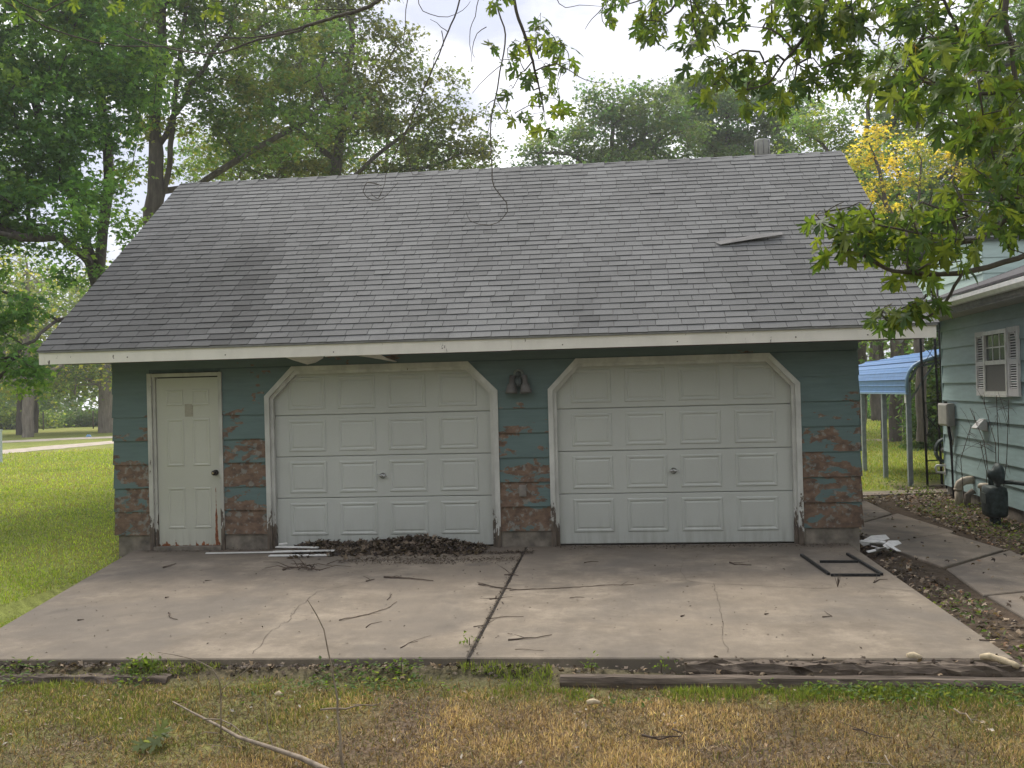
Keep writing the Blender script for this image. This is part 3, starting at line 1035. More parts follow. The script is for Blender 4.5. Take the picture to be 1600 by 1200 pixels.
# vent pipe with cap behind the ridge
vp = MB().tube([(2.47, 4.15, 4.4), (2.47, 4.15, 5.33)], 0.075, 16)
vpo = obj('vent_pipe', vp, M['galvanised'], garage)
obj('vent_cap', MB().lathe((2.47, 4.15, 5.30), (0, 0, 1), [(0, 0.088), (0.004, 0.112), (0.215, 0.112), (0.225, 0.118), (0.235, 0.116), (0.236, 0.01)], 20), M['galvanised'], vpo)
for a in np.linspace(0, 2 * math.pi, 9)[:-1]:
    obj('vent_strap', MB().tube([(2.47 + 0.116 * math.cos(a), 4.15 + 0.116 * math.sin(a), 5.31), (2.47 + 0.116 * math.cos(a), 4.15 + 0.116 * math.sin(a), 5.52)], 0.006, 6), M['drip_edge'], vpo)
# fascia boards, drip edge, rakes, soffit
FX = [RXL, -1.03, RXR]
fz0, fz1 = EZ - 0.158, EZ - 0.028
fas = []
for q in range(2):
    fo = obj('fascia', MB().box(FX[q] + (0.002 if q else 0), FX[q + 1], EY - 0.02 + q * 0.003, EY + 0.006, fz0 + q * 0.003, fz1), M['fascia_white'], garage)
    fas.append(fo)
obj('corner_cap', MB().box(RXL - 0.004, RXL + 0.06, EY - 0.0235, EY + 0.02, fz0 - 0.003, fz1 + 0.001), M['fascia_white'], garage)
obj('drip_edge', MB().box(RXL - 0.01, RXR + 0.01, EY - 0.034, EY + 0.01, fz1 + 0.001, fz1 + 0.022), M['drip_edge'], garage)
for px, py in ((199, 558), (352, 554.5), (521, 550), (691, 544), (879, 538.5), (1058.5, 533.5), (1243.5, 526.5), (1356, 523)):
    p = on_y(px, py, EY - 0.022)
    obj('nail', MB().lathe((p[0], EY - 0.018, p[2]), (0, -1, 0), [(0, 0.007), (0.006, 0.007), (0.008, 0.003)], 8), M['nail'], fas[0] if px < 870 else fas[1])
for xx in (RXL, RXR - 0.022):
    for m in (0, 1):
        ya, yb = (EY + 0.007, RY - 0.001) if m == 0 else (RY + 0.001, 2 * RY - EY)
        za, zb = (EZ, RZ) if m == 0 else (RZ, EZ)
        obj('rake_board', MB().prism([(xx, ya, za - 0.165), (xx, yb, zb - 0.165), (xx, yb, zb - 0.03), (xx, ya, za - 0.03)],
                                     [(xx + 0.022, ya, za - 0.165), (xx + 0.022, yb, zb - 0.165), (xx + 0.022, yb, zb - 0.03), (xx + 0.022, ya, za - 0.03)]), M['fascia_white'], garage)
SZ = fz0 + 0.012
obj('soffit', MB().box(RXL + 0.03, -3.62, EY + 0.008, 0.02, SZ, SZ + 0.012), M['soffit_wood'], garage)
obj('soffit', MB().box(-2.50, RXR - 0.03, EY + 0.008, 0.02, SZ, SZ + 0.012), M['soffit_wood'], garage)
obj('soffit', MB().box(-3.615, -2.505, EY + 0.008, 0.02, SZ + 0.09, SZ + 0.10), M['soffit_wood'], garage)
# the white sheet that has come down over the left door: two dropped corners and a sagging middle


def sheet(pts_rows, name, lab=None):
    vs_, fs_ = [], []
    for row in pts_rows:
        vs_ += row
    n_ = len(pts_rows[0])
    for j in range(len(pts_rows) - 1):
        for k in range(n_ - 1):
            fs_.append((j * n_ + k, j * n_ + k + 1, (j + 1) * n_ + k + 1, (j + 1) * n_ + k))
    mb = MB().add(vs_, fs_)
    m2 = [tuple(np.array(p) + np.array((0, 0.003, 0.005))) for p in vs_]
    mb.add(m2, [f[::-1] for f in fs_])
    o = obj(name, mb, M['soffit_white'], garage)
    if lab:
        tag(o, label=lab)
    return o


sheet([[(-3.62, -0.47, 2.235), (-3.40, -0.47, 2.235), (-3.15, -0.47, 2.230)], [(-3.56, -0.25, 2.19), (-3.37, -0.25, 2.195), (-3.20, -0.28, 2.215)], [(-3.46, -0.06, 2.145), (-3.36, -0.06, 2.165), (-3.26, -0.10, 2.21)]], 'fallen_soffit', 'white soffit sheet hanging loose over the left overhead door')
sheet([[(-3.14, -0.48, 2.228), (-2.95, -0.48, 2.225), (-2.72, -0.48, 2.232)], [(-3.14, -0.40, 2.212), (-2.95, -0.40, 2.216), (-2.72, -0.40, 2.216)]], 'fallen_soffit')
sheet([[(-2.90, -0.47, 2.234), (-2.70, -0.47, 2.233), (-2.52, -0.47, 2.232)], [(-2.66, -0.25, 2.195), (-2.56, -0.25, 2.19), (-2.48, -0.25, 2.185)], [(-2.44, -0.05, 2.150), (-2.42, -0.05, 2.148), (-2.40, -0.05, 2.146)]], 'fallen_soffit')

# ---- things fixed to the garage wall
sl = thing('floodlight', 'twin-head motion floodlight on the wall between the two overhead doors', 'floodlight', (-1.01, -0.03, 1.9))
cx, cz = on_y(810, 581, -0.05)[0], 1.935
mb = MB().lathe((cx, -0.018, cz + 0.03), (0, -1, 0), [(0, 0.062), (0.028, 0.060), (0.036, 0.05), (0.037, 0.01)], 20)
obj('base', mb, M['fixture_grey'], sl)
obj('lens', MB().lathe((cx, -0.05, cz + 0.03), (0, -1, 0), [(0, 0.036), (0.012, 0.034), (0.014, 0.015), (0.02, 0.012), (0.021, 0.002)], 16), M['fixture_dark'], sl)
obj('sensor', MB().lathe((cx, -0.075, cz - 0.015), (0, -0.25, -1), [(0, 0.03), (0.02, 0.042), (0.06, 0.042), (0.085, 0.03), (0.095, 0.005)], 16), M['fixture_dark'], sl)
for sg in (-1, 1):
    hx = cx + sg * 0.072
    lh = obj('lamp_head', MB().lathe((hx, -0.085, cz), (sg * 0.06, -0.05, -1), [(-0.02, 0.015), (-0.015, 0.03), (0.075, 0.032), (0.085, 0.045), (0.16, 0.066), (0.185, 0.070), (0.186, 0.055), (0.15, 0.04)], 18), M['lamp_brown'], sl)
    obj('swivel', MB().tube([(cx + sg * 0.03, -0.05, cz + 0.01), (cx + sg * 0.055, -0.08, cz + 0.005), (hx, -0.085, cz)], 0.012, 8), M['fixture_grey'], sl)
ol = thing('outlet_box', 'small grey outlet box low on the peeling wall between the overhead doors', 'outlet box', (-0.96, -0.02, 0.68))
ox, oz = on_y(817, 771, -0.03)[0], 0.64
obj('cover_plate', MB().box(ox - 0.04, ox + 0.04, -0.045, -0.008, oz - 0.065, oz + 0.065), M['outlet_grey'], ol)
obj('flap', MB().box(ox - 0.03, ox + 0.03, -0.056, -0.046, oz + 0.004, oz + 0.052), M['outlet_grey'], ol)
obj('flap', MB().box(ox - 0.03, ox + 0.03, -0.054, -0.046, oz - 0.052, oz - 0.004), M['outlet_grey'], ol)


# ------------------------------------------------------------------ the house on the right
HC = np.array([5.5, 5.5]); HU = np.array([-0.0466, -1.0]); HU /= np.linalg.norm(HU)
HN = np.array([HU[1], -HU[0]])            # outward, towards the garage


def H(u, o, z):
    p = HC + HU * u + HN * o
    return (p[0], p[1], z)


def hbox(mb, u0, u1, o0, o1, z0, z1):
    return mb.hexa([H(u0, o0, z0), H(u1, o0, z0), H(u1, o1, z0), H(u0, o1, z0), H(u0, o0, z1), H(u1, o0, z1), H(u1, o1, z1), H(u0, o1, z1)])


house = thing('house', 'pale teal lap-sided house at the right with white window and gutter', 'house', H(3, -2, -0.1))
HLEN = 8.5
hw = obj('west_wall', hbox(MB(), 0.02, HLEN, -0.12, -0.03, -0.2, 2.85), M['siding_back'], house)
obj('house_body', hbox(MB(), 0.02, HLEN, -5.0, -0.125, -0.2, 2.85), M['house_siding'], house)
for k in range(10):
    za, zb = 0.05 + EX * k, 0.05 + EX * (k + 1) + 0.02
    cuts = [-0.01] + sorted(random.sample([1.1, 1.9, 2.5, 3.9, 4.4, 5.2, 6.6], 2)) + [HLEN]
    for a, b in zip(cuts[:-1], cuts[1:]):
        w = random.uniform(-0.002, 0.002)
        mb = MB().hexa([H(a, 0.020 + w, za), H(b - 0.003, 0.020 + w, za), H(b - 0.003, 0.004 + w, za), H(a, 0.004 + w, za),
                        H(a, -0.008, zb), H(b - 0.003, -0.008, zb), H(b - 0.003, -0.02, zb), H(a, -0.02, zb)])
        obj('siding_board', mb, M['house_siding'], hw)
obj('corner_board', hbox(MB(), -0.035, -0.008, -0.09, 0.016, 0.06, 2.85), M['house_siding'], house)
obj('foundation', hbox(MB(), 0.03, HLEN, -0.2, -0.012, -0.3, 0.06), M['foundation'], house)
# eave: frieze, soffit, gutter, roof
obj('eave_board', hbox(MB(), -0.45, HLEN, 0.02, 0.40, 2.74, 2.765), M['eave_grey'], house)
obj('eave_board', hbox(MB(), -0.45, HLEN, 0.395, 0.42, 2.768, 2.93), M['eave_grey'], house)
gut = MB()
prof = [(0.425, 2.93), (0.425, 2.83), (0.50, 2.83), (0.53, 2.88), (0.53, 2.935), (0.52, 2.935), (0.52, 2.885), (0.494, 2.84), (0.435, 2.84), (0.435, 2.93)]
gut.prism([H(-0.47, o, z) for o, z in prof], [H(HLEN, o, z) for o, z in prof])
obj('gutter', gut, M['gutter_white'], house)
for uu in (1.2, 2.35, 3.5, 4.7):
    obj('gutter_strap', hbox(MB(), uu, uu + 0.03, 0.40, 0.536, 2.936, 2.944), M['eave_grey'], house)
hr = obj('house_roof', MB().hexa([H(-0.5, 0.50, 2.955), H(HLEN, 0.50, 2.955), H(HLEN, -2.6, 4.05), H(-0.5, -2.6, 4.05), H(-0.5, 0.50, 2.985), H(HLEN, 0.50, 2.985), H(HLEN, -2.6, 4.08), H(-0.5, -2.6, 4.08)]), M['house_roof'], house)
obj('house_roof', MB().hexa([H(-0.5, -2.6, 4.05), H(HLEN, -2.6, 4.05), H(HLEN, -5.7, 2.955), H(-0.5, -5.7, 2.955), H(-0.5, -2.6, 4.08), H(HLEN, -2.6, 4.08), H(HLEN, -5.7, 2.985), H(-0.5, -5.7, 2.985)]), M['house_roof'], house)
obj('eave_return', hbox(MB(), -0.46, -0.04, 0.03, 0.40, 2.60, 2.735), M['house_siding'], house)
obj('north_wall', hbox(MB(), -0.006, 0.018, -5.0, -0.02, -0.2, 2.85), M['house_siding'], house)
# pale upper storey set back behind the low roof
us = obj('upper_storey', MB().box(5.95, 10.2, 4.85, 8.5, 2.9, 4.02), M['mint_siding'], house)
for k in range(4):
    za = 2.95 + 0.245 * k
    obj('siding_board', MB().hexa([(5.93, 4.826, za), (10.2, 4.826, za), (10.2, 4.838, za), (5.93, 4.838, za), (5.93, 4.838, za + 0.26), (10.2, 4.838, za + 0.26), (10.2, 4.846, za + 0.26), (5.93, 4.846, za + 0.26)]), M['mint_siding'], us)
    obj('siding_board', MB().hexa([(5.912, 4.84, za), (5.912, 8.5, za), (5.926, 8.5, za), (5.926, 4.84, za), (5.936, 4.84, za + 0.26), (5.936, 8.5, za + 0.26), (5.948, 8.5, za + 0.26), (5.948, 4.84, za + 0.26)]), M['mint_siding'], us)
obj('upper_roof', MB().hexa([(5.85, 4.75, 3.96), (10.5, 4.75, 3.96), (10.5, 6.7, 4.25), (5.85, 6.7, 4.25), (5.85, 4.75, 4.0), (10.5, 4.75, 4.0), (10.5, 6.7, 4.29), (5.85, 6.7, 4.29)])
    .hexa([(5.85, 6.702, 4.25), (10.5, 6.702, 4.25), (10.5, 8.9, 3.96), (5.85, 8.9, 3.96), (5.85, 6.702, 4.29), (10.5, 6.702, 4.29), (10.5, 8.9, 4.0), (5.85, 8.9, 4.0)]), M['house_roof'], house)

# window with sashes, panes, muntins; louvred shutters
U0, U1, WZ0, WZ1 = 2.14, 3.03, 1.555, 2.445
win = obj('window', hbox(MB(), U0 + 0.02, U1 - 0.02, 0.012, 0.020, WZ0 + 0.02, WZ1 - 0.02), M['dark_gap'], house)
for a, b, c, d in ((U0, U0 + 0.04, WZ0, WZ1), (U1 - 0.04, U1, WZ0, WZ1), (U0 + 0.041, U1 - 0.041, WZ1 - 0.055, WZ1 - 0.001), (U0 + 0.041, U1 - 0.041, WZ0 + 0.001, WZ0 + 0.045)):
    obj('frame', hbox(MB(), a, b, 0.008, 0.062, c, d), M['gutter_white'], win)
obj('sill', hbox(MB(), U0 - 0.02, U1 + 0.02, 0.006, 0.075, WZ0 - 0.03, WZ0 - 0.001), M['gutter_white'], win)
zm = 0.5 * (WZ0 + WZ1) + 0.0
obj('meeting_rail', hbox(MB(), U0 + 0.041, U1 - 0.041, 0.022, 0.055, zm - 0.03, zm + 0.03), M['gutter_white'], win)
obj('insect_screen', hbox(MB(), U0 + 0.041, U1 - 0.041, 0.040, 0.042, WZ0 + 0.046, zm - 0.031), M['insect_screen'], win)
gu0, gu1, gz0, gz1 = U0 + 0.043, U1 - 0.043, zm + 0.031, WZ1 - 0.057
for a in range(3):
    for b in range(2):
        p0, p1 = gu0 + (gu1 - gu0) * a / 3, gu0 + (gu1 - gu0) * (a + 1) / 3
        q0, q1 = gz0 + (gz1 - gz0) * b / 2, gz0 + (gz1 - gz0) * (b + 1) / 2
        obj('pane', hbox(MB(), p0 + 0.009, p1 - 0.009, 0.024, 0.030, q0 + 0.009, q1 - 0.009), M['window_glass'], win)
for a in (1, 2):
    p = gu0 + (gu1 - gu0) * a / 3
    obj('muntin', hbox(MB(), p - 0.009, p + 0.009, 0.023, 0.036, gz0, gz1), M['gutter_white'], win)
    obj('muntin', hbox(MB(), p - 0.007, p + 0.007, 0.0375, 0.0395, WZ0 + 0.046, zm - 0.031), M['gutter_white'], win)
qz = 0.5 * (gz0 + gz1)
obj('muntin', hbox(MB(), gu0, gu1, 0.0235, 0.0345, qz - 0.009, qz + 0.009), M['gutter_white'], win)
for a, b in ((U0 - 0.375, U0 - 0.012), (U1 + 0.012, U1 + 0.375)):
    z0, z1 = WZ0 - 0.02, WZ1 + 0.01
    sh = obj('shutter', hbox(MB(), a + 0.01, b - 0.01, 0.013, 0.019, z0 + 0.01, z1 - 0.01), plain('shutter_shade', (0.05, 0.05, 0.05)).m if 'shutter_shade' not in M else M['shutter_shade'], house)
    zmid = 0.5 * (z0 + z1)
    for c, d in ((a, a + 0.05), (b - 0.05, b)):
        obj('stile', hbox(MB(), c, d, 0.012, 0.048, z0, z1), M['shutter_white'], sh)
    for c, d in ((z0 + 0.001, z0 + 0.10), (zmid - 0.035, zmid + 0.035), (z1 - 0.07, z1 - 0.001)):
        obj('rail', hbox(MB(), a + 0.051, b - 0.051, 0.012, 0.047, c, d), M['shutter_white'], sh)
    for lo, hi in ((z0 + 0.10, zmid - 0.035), (zmid + 0.035, z1 - 0.07)):
        n_ = 10
        for q in range(n_):
            zc = lo + (hi - lo) * (q + 0.5) / n_
            obj('slat', MB().hexa([H(a + 0.052, 0.040, zc - 0.011), H(b - 0.052, 0.040, zc - 0.011), H(b - 0.052, 0.022, zc + 0.003), H(a + 0.052, 0.022, zc + 0.003),
                                   H(a + 0.052, 0.043, zc - 0.007), H(b - 0.052, 0.043, zc - 0.007), H(b - 0.052, 0.025, zc + 0.007), H(a + 0.052, 0.025, zc + 0.007)]), M['shutter_white'], sh)
    ar = [H(a + 0.052 + (b - a - 0.104) * (0.5 + 0.5 * math.cos(w)), 0.0445, z1 - 0.155 + 0.085 * math.sin(w)) for w in np.linspace(math.pi, 0, 9)]
    for (q0, q1) in zip(ar[:-1], ar[1:]):
        pass
    obj('arch', MB().tube(ar, 0.009, 6), M['shutter_white'], sh)

# things on the house wall
def hp(u, o, z):
    return np.array(H(u, o, z))


ub = thing('utility_box', 'grey telephone utility box on the house corner with a cable running down', 'utility box', H(0.35, 0.02, 1.0))
obj('cover', hbox(MB(), 0.10, 0.62, 0.018, 0.115, 1.04, 1.40).add([H(0.10, 0.115, 1.04), H(0.62, 0.115, 1.04), H(0.62, 0.115, 1.40), H(0.10, 0.115, 1.40), H(0.14, 0.135, 1.07), H(0.58, 0.135, 1.07), H(0.58, 0.135, 1.37), H(0.14, 0.135, 1.37)],
    [(0, 1, 5, 4), (1, 2, 6, 5), (2, 3, 7, 6), (3, 0, 4, 7), (4, 5, 6, 7)]), M['box_grey'], ub)
obj('latch', hbox(MB(), 0.30, 0.36, 0.05, 0.09, 1.401, 1.43), M['black_iron'], ub)
obj('cable', MB().tube([hp(0.45, 0.07, 1.05), hp(0.50, 0.075, 0.95), hp(0.52, 0.06, 0.8), hp(0.50, 0.045, 0.4), hp(0.52, 0.045, -0.1)], [0.022, 0.026, 0.024, 0.018, 0.016], 8), M['cable_black'], ub)
obj('cable', MB().tube([hp(0.55, 0.06, 1.06), hp(0.60, 0.07, 1.0), hp(0.62, 0.05, 0.86), hp(0.56, 0.045, 0.74)], 0.012, 8), M['box_grey'], ub)
dv = thing('dryer_vent', 'white hooded dryer vent on the house wall below the window', 'vent', H(1.95, 0.02, 1.08))
hood = MB()
fa = [(0.016, 1.03), (0.016, 1.20), (0.05, 1.20), (0.16, 1.075), (0.155, 1.06), (0.02, 1.03)]
hood.prism([H(1.86, o, z) for o, z in fa], [H(2.08, o, z) for o, z in fa])
obj('hood', hood, M['white_plastic'], dv)
obj('flange', hbox(MB(), 1.83, 2.11, 0.0125, 0.0155, 1.02, 1.225), M['box_grey'], dv)
hb = thing('hose_bracket', 'white hose bracket low on the house corner', 'bracket', H(0.0, 0.0, 0.3))
obj('loop', MB().tube([hp(0.0, 0.02, 0.37), hp(-0.02, 0.14, 0.37), hp(-0.02, 0.155, 0.34), hp(-0.02, 0.14, 0.26), hp(0.0, 0.02, 0.25)], 0.018, 8), M['white_plastic'], hb)
obj('plate', hbox(MB(), -0.03, 0.05, 0.014, 0.022, 0.22, 0.40), M['white_plastic'], hb)
hr_ = thing('hose_reel', 'dark round hose reel behind the house corner', 'hose reel', H(-0.25, -0.05, 0.55))
reel = MB()
for q in range(4):
    reel.tube([hp(-0.14 - 0.03 * q, -0.06 + 0.16 * math.cos(w), 0.6 + 0.2 * math.sin(w)) for w in np.linspace(0, 2 * math.pi, 20)], 0.02, 6)
obj('coil', reel, M['meter_iron'], hr_)
obj('hub', MB().tube([hp(-0.02, -0.06, 0.6), hp(-0.3, -0.06, 0.6)], 0.05, 10), M['black_iron'], hr_)
pv = thing('pvc_pipe', 'cream pipe elbow rising from the soil at the house foundation', 'pipe', H(1.35, 0.12, -0.1))
a0, a1 = hp(1.38, 0.22, -0.2), hp(1.38, 0.22, 0.13)
obj('riser', MB().tube([a0, a1], 0.055, 14), M['pvc'], pv)
obj('elbow', MB().tube([a1 - (0, 0, .02), a1 + (0, 0, 0.02), hp(1.38, 0.20, 0.21), hp(1.38, 0.14, 0.25), hp(1.38, 0.06, 0.265), hp(1.38, 0.0, 0.265)], 0.062, 14), M['pvc'], pv)
obj('collar', MB().tube([a1 - (0, 0, 0.02), a1 + (0, 0, 0.01)], 0.068, 14), M['pvc'], pv)
pv2 = thing('drain_pipe', 'short pale drain stub beside the cream pipe elbow', 'pipe', H(1.55, 0.1, -0.1))
obj('stub', MB().tube([hp(1.56, 0.15, -0.2), hp(1.56, 0.15, 0.06), hp(1.56, 0.06, 0.12)], 0.045, 12), M['foundation'], pv2)

gm = thing('gas_meter', 'dark iron gas meter with round regulator beside the house wall', 'gas meter', (5.0, 1.95, -0.1))
g0 = np.array(H(3.35, 0.38, 0.0))


def gp(u, o, z):
    return np.array(H(3.35 + u, 0.36 + o, z))


body = MB()
ring = []
for (zz, k) in ((-0.02, 0.75), (0.0, 0.95), (0.06, 1.0), (0.30, 1.0), (0.36, 0.92), (0.38, 0.7)):
    ring.append([gp(0.19 * k * math.copysign(abs(math.cos(w)) ** 0.5, math.cos(w)), 0.13 * k * math.copysign(abs(math.sin(w)) ** 0.5, math.sin(w)), zz) for w in np.linspace(0, 2 * math.pi, 21)[:-1]])
vs_ = [p for r_ in ring for p in r_]
fs_ = [(j * 20 + k, j * 20 + (k + 1) % 20, j * 20 + 20 + (k + 1) % 20, j * 20 + 20 + k) for j in range(5) for k in range(20)] + [tuple(range(19, -1, -1)), tuple(range(100, 120))]
body.add(vs_, fs_, True)
obj('body', body, M['meter_iron'], gm)
obj('index_plate', MB().hexa([gp(-0.10, 0.132, 0.16), gp(0.10, 0.132, 0.16), gp(0.10, 0.142, 0.16), gp(-0.10, 0.142, 0.16), gp(-0.10, 0.132, 0.29), gp(0.10, 0.132, 0.29), gp(0.10, 0.142, 0.29), gp(-0.10, 0.142, 0.29)]), M['fixture_dark'], gm)
obj('regulator', MB().lathe(gp(0.22, 0.02, 0.55), HN.tolist() + [0], [(-0.05, 0.06), (-0.04, 0.12), (0.0, 0.145), (0.02, 0.145), (0.05, 0.10), (0.08, 0.06), (0.12, 0.055), (0.125, 0.01)], 20), M['meter_iron'], gm)
obj('pipe', MB().tube([gp(-0.12, 0, 0.36), gp(-0.12, 0, 0.46), gp(-0.10, 0, 0.52), gp(0.0, 0, 0.55), gp(0.2, 0, 0.55)], 0.032, 10), M['meter_iron'], gm)
obj('pipe', MB().tube([gp(0.0, 0, -0.02), gp(0.02, 0, -0.3)], 0.07, 10), M['meter_iron'], gm)
obj('pipe', MB().tube([gp(0.12, 0, 0.36), gp(0.12, -0.02, 0.44), gp(0.4, -0.1, 0.46), gp(0.9, -0.3, 0.46)], 0.028, 10), M['meter_iron'], gm)
obj('cap', MB().lathe(gp(-0.24, 0.05, 0.22), (0, 0, 1), [(-0.1, 0.05), (0.1, 0.05), (0.105, 0.075), (0.15, 0.075), (0.17, 0.05), (0.171, 0.005)], 14), M['pvc'], gm)

# antenna tower beside the house
at_ = thing('antenna_tower', 'black lattice antenna tower standing between carport and house', 'tower', (5.6, 6.6, -0.12))
legs = [(5.56, 6.62), (5.87, 6.82), (5.83, 6.45)]
for a, b in legs:
    obj('leg', MB().tube([(a, b, -0.15), (a - 0.05, b, 2.4), (a - 0.07, b, 3.4)], 0.022, 8), M['black_iron'], at_)
zz = 0.15
q = 0
while zz < 3.1:
    for e in range(3):
        a, b = legs[e], legs[(e + 1) % 3]
        s_ = -0.017 * zz
        obj('brace', MB().tube([(a[0] + s_, a[1], zz), (b[0] + s_ - 0.005, b[1], zz + (0.42 if (q + e) % 2 else -0.02))], 0.006, 5), M['black_iron'], at_)
    zz += 0.62; q += 1
obj('base_bar', MB().tube([(5.5, 6.62, -0.09), (5.95, 6.83, -0.09)], 0.02, 6), M['stick_pale'], at_)
obj('wall_bracket', MB().tube([(5.55, 6.62, 0.36), (5.87, 6.82, 0.36), (6.0, 6.0, 0.36), (6.02, 5.53, 0.36)], 0.013, 6), M['black_iron'], at_)

# blue carport
cp = thing('carport', 'blue metal carport with ribbed roof on slim grey posts', 'carport', (7.5, 9, -0.1))
CY0, CY1 = 6.95, 12.0
prof = [(5.35, 1.56), (5.35, 1.80), (5.39, 1.93), (5.47, 2.03), (5.60, 2.11), (5.95, 2.22), (6.6, 2.33), (7.3, 2.44), (8.0, 2.54), (8.7, 2.44), (9.4, 2.33), (10.1, 2.20), (10.4, 2.10), (10.55, 1.98), (10.62, 1.82), (10.62, 1.56)]
for (a, b) in zip(prof[:-1], prof[1:]):
    d_ = np.array([b[0] - a[0], b[1] - a[1]]); d_ /= np.linalg.norm(d_); nn = np.array([-d_[1], d_[0]])
    if nn[1] < 0 or (nn[1] == 0 and a[0] > 8):
        pass
    rr = []
    for k, (tt, hh) in enumerate(((0, 0.02), (0.06, 0.02), (0.1, 0.0), (0.5, 0.0), (0.53, 0.009), (0.57, 0.009), (0.6, 0.0), (0.96, 0.0), (1.0, 0.02))):
        p = np.array(a) * (1 - tt) + np.array(b) * tt + nn * hh * (1 if np.linalg.norm(np.array(b) - np.array(a)) > 0.2 else 0.3)
        rr.append(p)
    n_ = len(rr)
    fr_ = [(p[0], CY0, p[1]) for p in rr]; bk_ = [(p[0], CY1, p[1]) for p in rr]
    obj('roof_panel', MB().add(fr_ + bk_, [(k, k + 1, n_ + k + 1, n_ + k) for k in range(n_ - 1)])
        .add([(p[0] - nn[0] * 0.012, p[1], p[2] - nn[1] * 0.012) for p in fr_ + bk_], [(k, n_ + k, n_ + k + 1, k + 1) for k in range(n_ - 1)]), M['carport_blue'], cp)
obj('end_trim', MB().tube([(p[0], CY0 - 0.02, p[1] + 0.01) for p in prof], 0.03, 6), M['carport_pale'], cp)
obj('eave_trim', MB().box(5.33, 5.37, CY0 - 0.03, CY1, 1.535, 1.562), M['carport_pale'], cp)
for yy_ in (7.05, 8.6, 10.15, 11.8):
    for xx in (5.40, 10.57):
        obj('post', MB().box(xx - 0.04, xx + 0.04, yy_ - 0.04, yy_ + 0.04, -0.15, 1.75), M['carport_post'], cp)
    obj('rafter', MB().tube([(5.42, yy_, 1.75), (5.58, yy_, 2.03), (8.0, yy_, 2.48), (10.4, yy_, 2.03), (10.55, yy_, 1.75)], 0.025, 6), M['carport_post'], cp)
    obj('brace', MB().tube([(5.42, yy_, 1.4), (5.95, yy_, 2.2)], 0.018, 6), M['carport_post'], cp)
sign_p = at(1411.5, 622, 17.9)
obj('tag_plate', MB().box(5.345, 5.358, 7.005, 7.09, 1.38, 1.53), M['white_plastic'], cp)

# small white lamp under the garage eave and far shed
ls = thing('eave_lamp', 'small white lamp hanging under the right end of the garage eave', 'lamp', (3.05, 0.3, 2.2))
lp = on_y(1402, 529, 0.35)
obj('shade', MB().lathe(lp, (0.5, -0.5, -0.6), [(-0.05, 0.02), (-0.04, 0.04), (0.05, 0.05), (0.06, 0.03)], 12), M['white_plastic'], ls)
obj('stem', MB().tube([lp + (0, 0, 0.02), lp + (-0.02, 0.02, 0.12)], 0.01, 6), M['white_plastic'], ls)
gs = thing('shed', 'green shed far behind the carport posts', 'shed', (17, 47, -0.1))
obj('wall', MB().box(14.6, 16.4, 48, 50, -0.2, 2.3), M['green_shed'], gs)
obj('roof', MB().prism([(14.4, 47.8, 2.3), (16.6, 47.8, 2.3), (15.5, 47.8, 3.0)], [(14.4, 50.2, 2.3), (16.6, 50.2, 2.3), (15.5, 50.2, 3.0)]), M['house_roof'], gs)

# ------------------------------------------------------------------ trees
def lobed_leaf(lobes=5):
    """flat leaf outline as triangles: fan of pointed lobes; unit size, stalk end at the origin, tip at +y"""
    if lobes == 1:
        V_ = np.array([(0, 0, 0), (0.28, 0.45, 0.06), (0, 1, -0.06), (-0.28, 0.45, 0.06)], float)
        return V_, np.array([(0, 1, 2), (0, 2, 3)])
    if lobes == 3:
        V_ = np.array([(0, 0, 0), (0.30, 0.22, 0.03), (0.55, 0.55, -0.05), (0.20, 0.50, 0.04), (0, 1, -0.08), (-0.20, 0.50, 0.04), (-0.55, 0.55, -0.05), (-0.30, 0.22, 0.03)], float)
        return V_, np.array([(0, 1, 3), (1, 2, 3), (0, 3, 5), (3, 4, 5), (0, 5, 7), (5, 6, 7)])
    pts = [(0, 0.0)]
    half = [(0.07, 0.03), (0.20, -0.03), (0.34, -0.02), (0.24, 0.06), (0.30, 0.13), (0.17, 0.14), (0.10, 0.20), (0.24, 0.34), (0.34, 0.36), (0.42, 0.50), (0.58, 0.60), (0.43, 0.59),
            (0.40, 0.70), (0.30, 0.58), (0.19, 0.52), (0.07, 0.40), (0.08, 0.58), (0.17, 0.66), (0.16, 0.78), (0.26, 0.88), (0.12, 0.86), (0.0, 1.10)]
    pts = [(0, 0)] + half + [(-x_, y_) for x_, y_ in half[-2::-1]]
    P_ = np.array([(x_, y_, 0.0) for x_, y_ in pts])
    c = np.array([[0, 0.28, 0.0]])
    V_ = np.concatenate([P_, c])
    n_ = len(P_)
    Fc = np.array([(i_, (i_ + 1) % n_, n_) for i_ in range(n_)])
    return V_, Fc


def frames(n_, rg, droop=0.5, flat=0.6):
    """random leaf frames: axis mostly outward and down, face mostly up"""
    th = rg.uniform(0, 2 * math.pi, n_)
    ax = np.stack([np.cos(th), np.sin(th), -droop + rg.normal(0, 0.45, n_)], 1)
    ax /= np.linalg.norm(ax, axis=1, keepdims=True)
    up = np.stack([rg.normal(0, flat, n_), rg.normal(0, flat, n_), np.ones(n_)], 1)
    up -= ax * (up * ax).sum(1, keepdims=True)
    up /= np.linalg.norm(up, axis=1, keepdims=True)
    sd = np.cross(ax, up)
    return np.stack([sd, ax, up], 2)


def leaf_mass(name, P_, size, cols, rg, lobes=3, droop=0.5, flat=0.6):
    V0, F0 = lobed_leaf(lobes)
    n_ = len(P_)
    A = frames(n_, rg, droop, flat)
    sz = np.asarray(size) * rg.uniform(0.5, 1.3, n_)
    V_ = np.einsum('nij,kj->nki', A, V0) * sz[:, None, None] + P_[:, None, :]
    F_ = F0[None] + (np.arange(n_) * len(V0))[:, None, None]
    C_ = np.repeat(cols, len(V0), 0)
    return np_mesh(name, V_.reshape(-1, 3), F_.reshape(-1, 3), C_)


